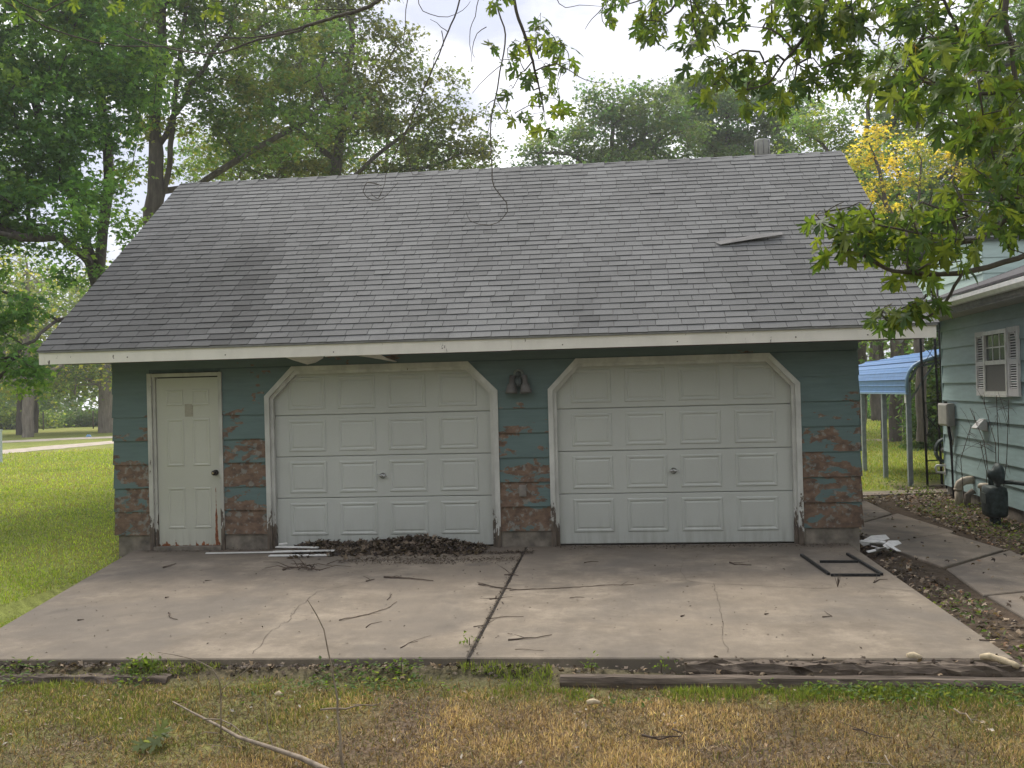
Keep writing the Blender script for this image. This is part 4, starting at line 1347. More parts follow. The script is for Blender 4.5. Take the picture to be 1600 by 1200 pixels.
def resample(pl, step):
    out = [np.array(pl[0], float)]
    for a, b in zip(pl[:-1], pl[1:]):
        a, b = np.array(a, float), np.array(b, float)
        m = max(1, int(np.linalg.norm(b - a) / step))
        for k in range(1, m + 1):
            out.append(a + (b - a) * k / m)
    return out


def grow_tree(name, label, trunk_r, limbs, blobs, pal, seed, leaf=0.10, lobes=3, per=70, space=0.55, fill=0.75, spread=0.30,
              tip=0.006, bark='bark', group=None, mat='leaf', droop=0.5):
    """limbs: polylines (the first is the trunk); blobs: (centre, radii) of foliage; pal: list of leaf colours"""
    rg = np.random.default_rng(seed)
    nodes, par = [], []
    for li, pl in enumerate(limbs):
        pts = resample(pl, 0.45)
        if li == 0:
            last = -1
        else:
            d = np.linalg.norm(np.array(nodes) - pts[0], axis=1)
            last = int(d.argmin())
        for k, p in enumerate(pts):
            jit = rg.normal(0, 0.03, 3) if 0 < k < len(pts) - 1 else 0
            nodes.append(p + jit); par.append(last); last = len(nodes) - 1
    nl = len(nodes)
    cl, cb = [], []
    for bi, (c, r_) in enumerate(blobs):
        c = np.array(c); r_ = np.array(r_)
        m = max(4, int(4.19 * r_[0] * r_[1] * r_[2] / space ** 3 * fill))
        d = rg.normal(0, 1, (m, 3)); d /= np.linalg.norm(d, axis=1, keepdims=True)
        rad = rg.uniform(0.12, 1, m) ** (1 / 2.6)
        cl.append(c + d * rad[:, None] * r_); cb += [bi] * m
    cl = np.concatenate(cl); cb = np.array(cb)
    A = np.array(nodes)
    dist = np.min(np.linalg.norm(cl[:, None] - A[None], axis=2), axis=1)
    order = np.argsort(dist)
    buf = np.zeros((len(nodes) + len(cl) * 14, 3)); buf[:len(nodes)] = A
    cnt = len(nodes)
    par = par + [0] * (len(buf) - cnt)
    leaf_at, leaf_c = [], []
    for ci in order:
        c = cl[ci]
        dv = buf[:cnt] - c
        cost = np.sqrt((dv ** 2).sum(1)) + 0.35 * np.maximum(0, dv[:, 2])
        j = int(cost.argmin())
        a = buf[j].copy()
        L = np.linalg.norm(c - a)
        m = int(np.clip(L / 0.35, 1, 12))
        last = j
        for k in range(1, m + 1):
            t_ = k / m
            p = a + (c - a) * t_ + np.array([0, 0, 0.10 * L * math.sin(math.pi * t_)]) + rg.normal(0, 0.035, 3) * (k < m)
            buf[cnt] = p; par[cnt] = last; last = cnt; cnt += 1
        leaf_at.append(c); leaf_c.append(cb[ci])
    nodes = buf[:cnt]; par = par[:cnt]
    w = np.ones(cnt)
    for i_ in range(cnt - 1, 0, -1):
        if par[i_] >= 0:
            w[par[i_]] += w[i_]
    ex = math.log(trunk_r / tip) / math.log(w[0])
    rad = tip * w ** ex
    kids = [[] for _ in range(cnt)]
    for i_ in range(cnt):
        if par[i_] >= 0:
            kids[par[i_]].append(i_)
    mb = MB()
    starts = [(0, None)]
    while starts:
        s_, fromp = starts.pop()
        ch = [fromp] if fromp is not None else []
        i_ = s_
        while True:
            ch.append(i_)
            if not kids[i_]:
                break
            ks = sorted(kids[i_], key=lambda q: -w[q])
            for q in ks[1:]:
                starts.append((q, i_))
            i_ = ks[0]
        if len(ch) > 1:
            rr = [rad[q] for q in ch]
            if fromp is not None:
                rr[0] = rad[ch[1]]
            mb.tube([nodes[q] for q in ch], rr, 9 if rr[0] > 0.06 else 5 if rr[0] > 0.015 else 4, cap=False)
    base = nodes[0]
    root = thing(name, label, 'tree', tuple(base), group)
    obj('trunk', mb, M[bark], root)
    leaf_at = np.array(leaf_at)
    n_ = len(leaf_at) * per
    idx = np.repeat(np.arange(len(leaf_at)), per)
    off = rg.normal(0, 1, (n_, 3)) * np.array([spread, spread, spread * 0.62])
    P_ = leaf_at[idx] + off
    pal = np.array(pal)
    ctone = rg.integers(0, len(pal), len(leaf_at))
    shade = rg.uniform(0.75, 1.25, len(leaf_at))
    C_ = pal[ctone[idx]] * shade[idx][:, None] * rg.uniform(0.75, 1.25, (n_, 1))
    odd = rg.random(n_) < 0.15
    C_[odd] = pal[rg.integers(0, len(pal), odd.sum())]
    obj('crown', leaf_mass('crown', P_, leaf, C_, rg, lobes, droop), M[mat], root)
    return root


def B(px, py, depth, rx, ry, rz=None):
    """foliage blob given by where it shows in the photo and how far away it is"""
    k = depth / FOC
    return (at(px, py, depth), (rx * k, (rz if rz else 0.5 * (rx + ry)) * k if rz is None else rz, ry * k))


def PL(depth, *pts):
    return [at(p[0], p[1], p[2] if len(p) > 2 else depth) for p in pts]


G1 = [(0.108, 0.228, 0.072), (0.135, 0.267, 0.079), (0.161, 0.306, 0.084), (0.089, 0.189, 0.074), (0.207, 0.327, 0.084)]
G2 = [(0.106, 0.199, 0.067), (0.132, 0.229, 0.067), (0.172, 0.251, 0.072), (0.093, 0.176, 0.068), (0.196, 0.224, 0.072)]
G3 = [(0.075, 0.159, 0.064), (0.093, 0.180, 0.067), (0.118, 0.203, 0.067), (0.139, 0.187, 0.073), (0.091, 0.138, 0.060)]
GY = [(0.582, 0.482, 0.078), (0.650, 0.549, 0.112), (0.504, 0.448, 0.090), (0.403, 0.403, 0.078), (0.582, 0.459, 0.067)]
G4 = [(0.119, 0.194, 0.044), (0.175, 0.250, 0.053), (0.237, 0.288, 0.062), (0.094, 0.156, 0.045)]

grow_tree('maple_tree', 'big silver maple rising past the left end of the garage roof', 0.19,
          [PL(20, (222, 712), (205, 600), (182, 520), (152, 445), (160, 395), (170, 320), (166, 215), (150, 100), (130, -40), (120, -200)),
           PL(20, (152, 445), (122, 340), (92, 250), (50, 150, 19), (0, 60, 18.5)),
           PL(20, (165, 490), (90, 500, 18.6), (35, 470, 17.3), (0, 455, 16.5), (-80, 430, 15.5)),
           PL(20, (140, 410), (95, 372, 18.5), (0, 366, 17), (-60, 350, 16.5)),
           PL(20, (168, 300), (205, 255, 20.5), (225, 190, 21)),
           PL(18.6, (90, 500), (40, 545, 16.6), (0, 590, 16))],
          [B(50, 330, 18, 110, 70), B(40, 190, 18.5, 130, 90), B(140, 90, 19, 120, 80), B(5, 470, 16.5, 60, 60), B(120, 255, 19, 80, 70),
           B(20, 580, 16.2, 60, 50), B(40, 40, 18.5, 120, 90), B(195, 350, 20.5, 42, 45), B(-80, 260, 17.5, 110, 200), B(-60, 500, 16, 70, 110), B(120, -90, 19, 170, 110), B(120, 430, 19.5, 45, 25), B(190, 150, 19.5, 70, 60)],
          G1, 11, leaf=0.12, per=95, space=0.52, fill=0.9, spread=0.20)

grow_tree('maple_tree', 'forked maple standing behind the left half of the garage roof', 0.24,
          [PL(24, (262, 715), (246, 420), (238, 335), (243, 235), (240, 160), (250, 90), (256, -20), (260, -150)),
           PL(24, (246, 330), (262, 285), (268, 200), (274, 130), (285, 60), (300, -60)),
           PL(24, (242, 235), (216, 190), (185, 110)), PL(24, (243, 235), (300, 130), (350, 60)),
           PL(24, (244, 300), (310, 292, 24.5), (345, 268), (400, 228), (480, 188), (540, 140))],
          [B(260, 40, 24, 110, 80), B(345, 100, 24, 90, 70), B(215, 190, 24, 55, 50), B(300, 175, 24, 55, 50), B(420, 190, 24, 90, 60), B(500, 160, 24, 70, 50),
           B(330, 240, 24.5, 60, 35), B(290, -70, 24, 180, 90), B(230, 270, 24.5, 50, 40), B(470, 80, 24.5, 90, 60), B(180, 60, 24, 80, 80)],
          G2, 12, leaf=0.125, per=95, space=0.62, fill=0.85, spread=0.23)

grow_tree('maple_tree', 'wide maple with thinning right edge behind the middle of the garage roof', 0.24,
          [PL(29, (520, 700), (520, 300), (530, 200), (545, 110), (550, 30), (540, -60)),
           PL(29, (525, 300), (600, 235), (650, 195), (700, 150)), PL(29, (522, 320), (640, 270), (720, 245), (770, 235)),
           PL(29, (525, 250), (460, 200), (400, 140), (370, 60)), PL(29, (530, 200), (590, 130), (620, 70)), PL(29, (520, 330), (430, 280), (350, 255))],
          [B(450, 60, 29, 110, 70), B(550, 60, 29, 85, 70), B(480, 160, 29, 150, 80), B(610, 150, 29, 65, 70), B(650, 120, 29, 40, 35), B(680, 200, 29, 60, 55), B(720, 235, 29, 55, 40),
           B(600, 250, 29, 110, 35), B(400, 250, 29, 120, 40), B(520, -40, 29, 120, 60), B(765, 250, 29, 34, 26), B(700, 140, 29, 36, 36), B(740, 195, 29, 38, 34), B(640, 60, 29, 36, 30), B(660, 240, 29, 70, 40), B(450, 262, 30, 90, 30), B(560, 262, 30, 90, 28), B(330, 262, 30, 60, 32), B(720, 262, 30, 60, 22)],
          [(0.090, 0.140, 0.055), (0.11, 0.150, 0.052), (0.15, 0.165, 0.054), (0.075, 0.125, 0.056), (0.14, 0.165, 0.058)], 13, leaf=0.13, per=90, space=0.68, fill=0.75, spread=0.25)

grow_tree('maple_tree', 'farther maple filling the gap behind the middle of the ridge', 0.24,
          [PL(38, (600, 700), (600, 330), (605, 220), (600, 150)), PL(38, (602, 320), (420, 250), (330, 230)), PL(38, (602, 300), (720, 250))],
          [B(600, 230, 38, 110, 60), B(460, 240, 38, 110, 55), B(340, 240, 38, 70, 45), B(710, 255, 38, 60, 28), B(540, 170, 38, 80, 50)],
          G2[:4] + G3[:2], 21, leaf=0.16, per=60, space=0.8, fill=0.85, spread=0.33)
grow_tree('oak_tree', 'dark dense oak behind the ridge left of the roof vent', 0.35,
          [PL(40, (960, 690), (960, 300), (955, 220), (960, 150)), PL(40, (958, 280), (890, 240), (840, 240)), PL(40, (958, 260), (1020, 200), (1050, 150))],
          [B(950, 215, 40, 90, 55), B(870, 240, 40, 60, 40), B(1030, 200, 40, 80, 65), B(970, 165, 40, 45, 40), B(825, 252, 40, 30, 22), B(930, 150, 40, 20, 20), B(960, 290, 40, 150, 50)],
          G3, 14, leaf=0.16, per=80, space=0.75, fill=0.95, spread=0.31, lobes=3)
grow_tree('oak_tree', 'tall dark oak behind the roof vent', 0.38,
          [PL(44, (1140, 690), (1140, 300), (1135, 200), (1140, 110)), PL(44, (1138, 260), (1060, 180), (1050, 140)), PL(44, (1138, 260), (1220, 190), (1240, 150))],
          [B(1120, 190, 44, 100, 70), B(1060, 165, 44, 60, 45), B(1190, 200, 44, 90, 60), B(1130, 140, 44, 60, 35), B(1045, 135, 44, 30, 25), B(1220, 160, 44, 50, 40), B(1140, 290, 44, 170, 50)],
          G3, 15, leaf=0.17, per=80, space=0.8, fill=0.95, spread=0.25)
grow_tree('elm_tree', 'tall green elm above the right end of the ridge', 0.30,
          [PL(34, (1340, 690), (1345, 330), (1350, 230), (1365, 120), (1380, 20)), PL(34, (1345, 290), (1280, 220), (1240, 200)), PL(34, (1350, 240), (1420, 160), (1450, 90))],
          [B(1280, 190, 34, 65, 50), B(1390, 140, 34, 70, 70), B(1350, 200, 34, 80, 50), B(1240, 225, 34, 40, 25), B(1400, 60, 34, 50, 60), B(1460, 120, 34, 70, 80), B(1480, 200, 34, 90, 70), B(1340, 290, 34, 90, 60)],
          G4[:3] + G2[:2], 16, leaf=0.13, per=82, space=0.72, fill=0.8, spread=0.26)
grow_tree('yellow_tree', 'autumn yellow tree beyond the right end of the garage roof', 0.14,
          [PL(25, (1440, 690), (1440, 420), (1435, 330), (1440, 250)), PL(25, (1438, 400), (1385, 320), (1365, 240)), PL(25, (1438, 340), (1490, 270), (1500, 230)), PL(25, (1385, 320), (1345, 270))],
          [B(1358, 218, 25, 30, 22), B(1340, 252, 25, 20, 20), B(1375, 255, 25, 26, 18), B(1372, 300, 25, 34, 24), B(1395, 330, 25, 26, 16), B(1432, 226, 25, 20, 15), B(1460, 255, 25, 26, 18), B(1500, 232, 25, 24, 20), B(1510, 268, 25, 24, 16), B(1430, 272, 25, 22, 14)],
          GY + [(0.20, 0.24, 0.05)], 17, leaf=0.09, per=85, space=0.40, fill=1.0, spread=0.19)
grow_tree('green_ash', 'leafy green tree right behind the yellow crown', 0.2,
          [PL(30, (1400, 690), (1400, 380), (1405, 280), (1400, 200)), PL(30, (1402, 340), (1460, 280), (1520, 240))],
          [B(1400, 260, 30, 70, 50), B(1470, 280, 30, 70, 60), B(1360, 330, 30, 50, 50), B(1430, 350, 30, 80, 50), B(1540, 270, 30, 70, 70)],
          G4[:2] + G2[:3], 19, leaf=0.13, per=60, space=0.62, fill=0.85, spread=0.26)
grow_tree('locust_tree', 'green tree behind the yellow crown at the right edge', 0.25,
          [PL(29, (1560, 690), (1560, 400), (1550, 260), (1555, 100)), PL(29, (1558, 380), (1440, 360), (1400, 350)), PL(29, (1555, 300), (1640, 200))],
          [B(1540, 330, 29, 110, 80), B(1420, 360, 29, 70, 50), B(1570, 200, 29, 80, 90), B(1560, 80, 29, 90, 90), B(1640, 150, 29, 90, 150), B(1470, 400, 29, 90, 40), B(1400, 330, 28, 40, 35)],
          G3 + G4[:1], 18, leaf=0.13, per=82, space=0.66, fill=0.85, spread=0.25)

# far trees seen under the eave at the left and beside the carport at the right
FARL = [('pale-barked tree by the gravel road, leftmost of the near trunks', 43, 690, 52, 0.30, 'bark_pale'), ('dark-barked tree just left of the pale trunk at the far left', 33, 684, 57, 0.30, 'bark'),
        ('slim dark tree just right of the pale trunk at the far left', 53.5, 682, 60, 0.22, 'bark'), ('stout pale trunk by the road beside the left garage corner', 165, 683.5, 56, 0.42, 'bark_pale'),
        ('thin trunk half hidden behind the left garage corner', 176, 682, 60, 0.26, 'bark_pale')]
for q, (lab, px, py, dep, tr, bk) in enumerate(FARL):
    b = on_z(px, py, -0.1)
    b = at(px, py, dep); b[2] = -0.15
    h = random.uniform(9, 11)
    blobs = [(b + (random.uniform(-2, 2), random.uniform(-2, 2), 3.6 + 1.1 * k), (2.6, 2.4, 1.5)) for k in range(6)]
    blobs += [(b + (random.choice((-1, 1)) * 3.2, random.uniform(-2, 2), 3.0 + random.random()), (1.8, 1.8, 1.0)) for k in range(2)]
    grow_tree('roadside_tree', lab, tr, [[b, b + (0.1, 0, 2.5), b + (0.0, 0.1, 5), b + (0.2, 0, h)], [b + (0, 0, 3), b + (2.5, 0, 4.2)], [b + (0, 0, 2.8), b + (-2.5, 0.4, 3.8)]],
              blobs, G4 + GY[3:4] if q in (0, 3) else G4 + G2[:2], 30 + q, leaf=0.24, per=30, space=1.1, fill=0.8, spread=0.6, tip=0.012, bark=bk, group='trees along the gravel road')
FARR = [('thick dark trunk behind the carport, beside the garage corner', 1370, 662, 46, 0.27, 'bark'), ('slender trunk right of the thick dark one behind the carport', 1381, 684, 32, 0.09, 'bark'),
        ('slim trunk above the carport roof near the tower', 1417, 690, 31, 0.10, 'bark')]
for q, (lab, px, py, dep, tr, bk) in enumerate(FARR):
    b = at(px, py, dep); b[2] = -0.15
    h = random.uniform(8, 10)
    blobs = [(b + (random.uniform(-1.6, 1.6), random.uniform(0, 3), 3.9 + 1.0 * k), (2.0, 2.0, 1.1)) for k in range(5)]
    grow_tree('yard_tree', lab, tr, [[b, b + (0.05, 0, 2.5), b + (0.0, 0.1, 5), b + (0.2, 0, h)]],
              blobs, G2, 50 + q, leaf=0.2, per=30, space=1.0, fill=0.8, spread=0.5, tip=0.01, bark=bk, group='trees behind the carport')


def bush(name, label, c, r_, pal, seed, leaf=0.2, n=9000, cat='bush', group=None):
    rg = np.random.default_rng(seed)
    root = thing(name, label, cat, (c[0], c[1], -0.1), group)
    k = 26
    cc = rg.normal(0, 1, (k, 3)); cc /= np.linalg.norm(cc, axis=1, keepdims=True); cc *= rg.uniform(0.3, 0.85, (k, 1))
    cc[:, 2] = np.abs(cc[:, 2]) * 1.0
    idx = rg.integers(0, k, n)
    P_ = np.array(c) + (cc[idx] + rg.normal(0, 0.17, (n, 3))) * np.array(r_)
    P_[:, 2] = np.maximum(P_[:, 2], -0.05)
    pal = np.array(pal)
    C_ = pal[rg.integers(0, len(pal), n)] * rg.uniform(0.7, 1.2, (n, 1)) * (0.8 + 0.4 * rg.random(k))[idx][:, None]
    obj('foliage', leaf_mass('foliage', P_, leaf, C_, rg, 1), M['leaf'], root)
    mb = MB()
    for j in range(8):
        e = np.array(c) + cc[j] * np.array(r_) * 0.8
        mb.tube([(c[0] + rg.normal(0, 0.1), c[1] + rg.normal(0, 0.1), -0.15), (0.5 * (c[0] + e[0]), 0.5 * (c[1] + e[1]), 0.35 * e[2]), tuple(e)], [0.05, 0.035, 0.012], 5)
    obj('stem', mb, M['bark'], root)
    return root


bush('bush', 'dark round bush beyond the road, beside the left garage corner', at(140, 668, 72) * (1, 1, 0), (3.0, 2.0, 1.9), G3, 61, 0.22, 7000)
bush('bush', 'dark tall bush behind the carport next to the house wall', at(1470, 690, 27) * (1, 1, 0), (1.4, 1.4, 4.3), G3, 62, 0.17, 9000)
bush('bush', 'mid green bush at the road behind the carport posts', at(1395, 655, 50) * (1, 1, 0), (2.4, 2, 1.6), G1 + G4[:1], 63, 0.2, 6000)
bush('bush', 'pale green thicket at the far left edge beyond the road', at(12, 672, 70) * (1, 1, 0), (4.5, 2.5, 1.8), G4, 64, 0.25, 6000)

# the wood that closes the view behind everything
rg = np.random.default_rng(99)
wp, wc = [], []
for k in range(110):
    a = rg.uniform(-62, 52)
    d = rg.uniform(82, 120)
    c = np.array([d * math.sin(R(a)), -11 + d * math.cos(R(a)), 0])
    if -0.62 < math.tan(R(a)) < -0.53 and rg.random() < 0.6:
        continue
    hh = rg.uniform(6, 11)
    m = 900
    u_ = rg.normal(0, 1, (m, 3)); u_ /= np.linalg.norm(u_, axis=1, keepdims=True)
    p = c + u_ * rg.uniform(0.5, 1, (m, 1)) * np.array([4.5, 4.5, hh * 0.5]) + np.array([0, 0, hh * 0.52])
    wp.append(p)
    wc.append(np.array(G2 + G3)[rg.integers(0, 10, m)] * rg.uniform(0.8, 1.3))
for k in range(90):      # unseen trees added behind the camera to block low sky light
    a = rg.uniform(75, 285)
    d = rg.uniform(24, 40)
    c = np.array([d * math.sin(R(a)), -11 + d * math.cos(R(a)), 0])
    hh = rg.uniform(9, 14)
    m = 700
    u_ = rg.normal(0, 1, (m, 3)); u_ /= np.linalg.norm(u_, axis=1, keepdims=True)
    wp.append(c + u_ * rg.uniform(0.5, 1, (m, 1)) * np.array([3.6, 3.6, hh * 0.5]) + np.array([0, 0, hh * 0.5]))
    wc.append(np.array(G2 + G3)[rg.integers(0, 10, m)] * rg.uniform(0.8, 1.2))
tag(obj('far_wood', leaf_mass('far_wood', np.concatenate(wp), 0.75, np.concatenate(wc), rg, 1), M['leaf']), 'distant belt of green woodland round the yard, with unseen trees added behind the camera', 'wood', kind='stuff')

# ------------------------------------------------------------------ the maple the picture is taken under
om = thing('overhanging_maple', 'maple branches with pointed lobed leaves hanging into the top and right of the view', 'tree', (3.9, -13.4, -0.1))
rg = np.random.default_rng(404)
NEAR = [(0.091, 0.156, 0.039), (0.111, 0.176, 0.039), (0.072, 0.130, 0.039), (0.143, 0.202, 0.041), (0.058, 0.111, 0.039), (0.169, 0.221, 0.044)]
V5, F5 = lobed_leaf(5)


def curled(seed):
    r2 = np.random.default_rng(seed)
    V_ = V5.copy()
    V_[:, 0] *= r2.uniform(0.92, 1.1); V_[:, :2] += r2.normal(0, 0.012, (len(V_), 2)) * (V_[:, 1:2] > 0.05)
    rr = np.hypot(V_[:, 0], V_[:, 1] - 0.33)
    V_[:, 2] = -r2.uniform(0.15, 0.45) * rr ** 2 + r2.uniform(-0.12, 0.25) * np.abs(V_[:, 0]) + r2.uniform(-0.15, 0.15) * V_[:, 0]
    # stalk
    V_[:, 1] += 0.42
    st = np.array([(-0.011, 0.0, 0.02), (0.011, 0.0, 0.02), (0.009, 0.43, 0.0), (-0.009, 0.43, 0.0)])
    n_ = len(V_)
    F_ = np.concatenate([F5, [(n_, n_ + 1, n_ + 2), (n_, n_ + 2, n_ + 3)]])
    return np.concatenate([V_, st]), F_


LEAFV = [curled(900 + k) for k in range(12)]
LEAFM = []
for k, (v_, f_) in enumerate(LEAFV):
    c = np.tile(np.array(NEAR[k % len(NEAR)]), (len(v_), 1)); c[-4:] = (0.16, 0.12, 0.04)
    me = np_mesh('leaf', v_, f_, c)
    me.materials.append(M['leaf'])
    LEAFM.append(me)

def spline(pl, step):
    P_ = [np.array(p, float) for p in pl]
    if len(P_) < 3:
        return resample(P_, step)
    E_ = [2 * P_[0] - P_[1]] + P_ + [2 * P_[-1] - P_[-2]]
    out = []
    for k in range(1, len(E_) - 2):
        a, b, c, d = E_[k - 1:k + 3]
        m = max(2, int(np.linalg.norm(c - b) / step))
        for q in range(m):
            t_ = q / m
            out.append(0.5 * (2 * b + (c - a) * t_ + (2 * a - 5 * b + 4 * c - d) * t_ ** 2 + (3 * b - a - 3 * c + d) * t_ ** 3))
    return out + [P_[-1]]


leaf_jobs = []      # (matrix, variant, branch object, apparent size)


def overhang(limbs, blobs, r0, step=0.07, leafsize=0.10, tip=0.0016):
    """one branch system: given limbs, twigs grown out to the leaf clusters"""
    nodes, par, base_r = [], [], []
    for li, pl in enumerate(limbs):
        pts = spline(pl, 0.05)
        last = -1
        if li:
            last = int(np.linalg.norm(np.array(nodes) - pts[0], axis=1).argmin())
        for k, p in enumerate(pts):
            nodes.append(p + (rg.normal(0, 0.0025, 3) if 0 < k < len(pts) - 1 else 0)); par.append(last); last = len(nodes) - 1
    anchors = []
    for c, r_, n_ in blobs:
        d = rg.normal(0, 1, (n_, 3)); d /= np.linalg.norm(d, axis=1, keepdims=True)
        anchors += list(np.array(c) + d * rg.uniform(0.1, 1, (n_, 1)) ** (1 / 2.2) * np.array(r_))
    anchors = np.array(anchors) if anchors else np.zeros((0, 3))
    nodes = [np.array(p) for p in nodes]
    if len(anchors):
        A = np.array(nodes)
        order = np.argsort(np.min(np.linalg.norm(anchors[:, None] - A[None], axis=2), axis=1))
        for ci in order:
            c = anchors[ci]
            A = np.array(nodes)
            dv = A - c
            j = int((np.sqrt((dv ** 2).sum(1)) + 0.25 * np.maximum(0, -dv[:, 2])).argmin())
            a = nodes[j]; L = np.linalg.norm(c - a)
            m = int(np.clip(L / step, 1, 14)); last = j
            for k in range(1, m + 1):
                t_ = k / m
                nodes.append(a + (c - a) * t_ + np.array([0, 0, 0.14 * L * math.sin(math.pi * t_)]) + rg.normal(0, 0.004, 3)); par.append(last); last = len(nodes) - 1
    cnt = len(nodes)
    w = np.ones(cnt)
    for i_ in range(cnt - 1, 0, -1):
        if par[i_] >= 0:
            w[par[i_]] += w[i_]
    ex = math.log(r0 / tip) / math.log(max(w[0], 3))
    rad = tip * w ** ex
    kids = [[] for _ in range(cnt)]
    for i_ in range(cnt):
        if par[i_] >= 0:
            kids[par[i_]].append(i_)
    mb = MB()
    starts = [(0, None)]
    while starts:
        s_, fp = starts.pop()
        ch = [fp] if fp is not None else []
        i_ = s_
        while True:
            ch.append(i_)
            if not kids[i_]:
                break
            ks = sorted(kids[i_], key=lambda q: -w[q])
            starts += [(q, i_) for q in ks[1:]]
            i_ = ks[0]
        if len(ch) > 1:
            rr = [rad[q] for q in ch]
            if fp is not None:
                rr[0] = rr[1]
            mb.tube([nodes[q] for q in ch], rr, 8 if rr[0] > 0.03 else 5, cap=False)
    br = obj('branch', mb, M['bark'], om)
    for c in anchors:
        for q in range(2 if rg.random() < 0.6 else 1):
            fr_ = frames(1, rg, 1.0, 1.2)[0]
            sz = leafsize * rg.uniform(0.5, 1.2)
            d = np.linalg.norm(c - CAM)
            leaf_jobs.append((c, fr_, sz, int(rg.integers(0, len(LEAFM))), br, sz / d))
    return br


def NB(px, py, depth, rx, ry, n_, dz=0.35):
    k = depth / FOC
    return (at(px, py, depth) + (0, 0, 0.06), (rx * k, dz, ry * k), n_)


obj('trunk', MB().tube([(3.95, -13.45, -0.3), (3.9, -13.4, 0.2), (3.85, -13.3, 2.0), (3.6, -13.0, 4.4), (3.3, -12.4, 5.6), (2.9, -11.4, 6.3)], [0.42, 0.33, 0.29, 0.25, 0.19, 0.12], 14), M['bark'], om)
TR = [np.array((3.9, -13.4, -0.15)), np.array((3.85, -13.3, 2.0)), np.array((3.6, -13.0, 4.4)), np.array((3.3, -12.4, 5.6))]
# trunk behind the camera and the limbs that reach over it
overhang([TR[3:] + [np.array((2.9, -11.0, 6.1)), at(1500, -230, 5.4), at(1250, -170, 6.2), at(900, -120, 7.0), at(640, -60, 8.0), at(590, 2, 8.6), at(520, 28, 9.0), at(400, 58, 9.6), at(300, 52, 10)],
          [at(470, 48, 9.2), at(400, 63, 9.5), at(330, 84, 9.8), at(240, 70, 10.2), at(180, 48, 10.4)],
          [at(560, 15, 8.8), at(470, 14, 9), at(435, 10, 9.1)]], [NB(360, 30, 9.8, 60, 14, 6), NB(210, 55, 10, 50, 14, 5)], 0.03)
overhang([[np.array((3.3, -12.4, 5.6)), np.array((0.5, -9.5, 6.2)), at(300, -160, 7), at(-40, -60, 8), at(45, 25, 8.6), at(100, 52, 8.8), at(180, 71, 9), at(260, 73, 9.3), at(330, 86, 9.6)]],
         [NB(15, 5, 6, 30, 18, 7), NB(328, 8, 6.5, 16, 22, 6), NB(150, -10, 7.5, 100, 25, 20), NB(420, -5, 8, 60, 15, 8)], 0.03)
# bare hanging twigs in the middle
for pl in ([(735, -90, 6.4), (718, 0), (700, 50), (675, 110), (650, 170), (640, 196), (612, 250), (596, 300)],
           [(690, 48, 6.4), (692, 70), (680, 85), (676, 110)],
           [(776, -90, 6.6), (776, 0), (790, 55), (781, 110), (775, 150), (767, 190), (768, 250), (772, 292), (792, 318), (786, 340), (765, 352), (735, 345), (728, 330)],
           [(642, -60, 6.2), (636, 0), (632, 40), (630, 72), (642, 84), (660, 90)],
           [(752, -60, 6.2), (746, 10), (735, 46), (734, 70), (737, 97)],
           [(650, -50, 6.3), (655, 5), (672, 22), (700, 27), (722, 16), (735, 2)],
           [(640, 196, 6.5), (630, 215), (640, 255), (645, 272), (665, 272)],
           [(596, 290, 6.4), (575, 285), (568, 300), (582, 314), (602, 308), (622, 285)],
           [(596, 300, 6.4), (590, 310), (578, 300)],
           [(760, 42, 6.5), (745, 52), (738, 78), (742, 90)],
           [(785, 100, 6.5), (760, 120), (738, 146)],
           [(774, 155, 6.6), (760, 165), (760, 186)], [(776, 155, 6.6), (792, 180), (812, 188)],
           [(700, 50, 6.4), (690, 42), (672, 30)], [(880, -40, 6.2), (868, -5), (884, 12), (905, 8), (940, 10)], [(952, 0, 6.2), (935, 20), (918, 38), (914, 46)], [(942, 10, 6.2), (940, 32), (950, 40), (965, 35)]):
    dep = pl[0][2]
    pp_ = []
    for q in pl:
        dep = q[2] if len(q) > 2 else dep
        pp_.append(at(q[0], q[1], dep))
    overhang([pp_], [], 0.0065 if len(pl) > 6 else 0.0034, tip=0.0014)
# hanging leafy spray left of centre
overhang([[at(800, -120, 6.4), at(804, 0, 6.4), at(818, 50, 6.4), at(832, 95, 6.4), at(842, 140, 6.4), at(850, 175, 6.4)], [at(838, 110, 6.4), at(870, 100, 6.3), at(915, 125, 6.3), at(950, 130, 6.3)]],
         [NB(855, 60, 6.4, 24, 18, 9), NB(820, 105, 6.4, 28, 22, 11), NB(880, 100, 6.4, 22, 28, 10), NB(850, 145, 6.4, 26, 18, 8), NB(830, 195, 6.4, 28, 14, 8), NB(770, 95, 6.4, 12, 16, 3), NB(768, 15, 6.4, 20, 10, 4), NB(795, 150, 6.4, 14, 12, 3), NB(875, 165, 6.4, 15, 14, 4)], 0.012)
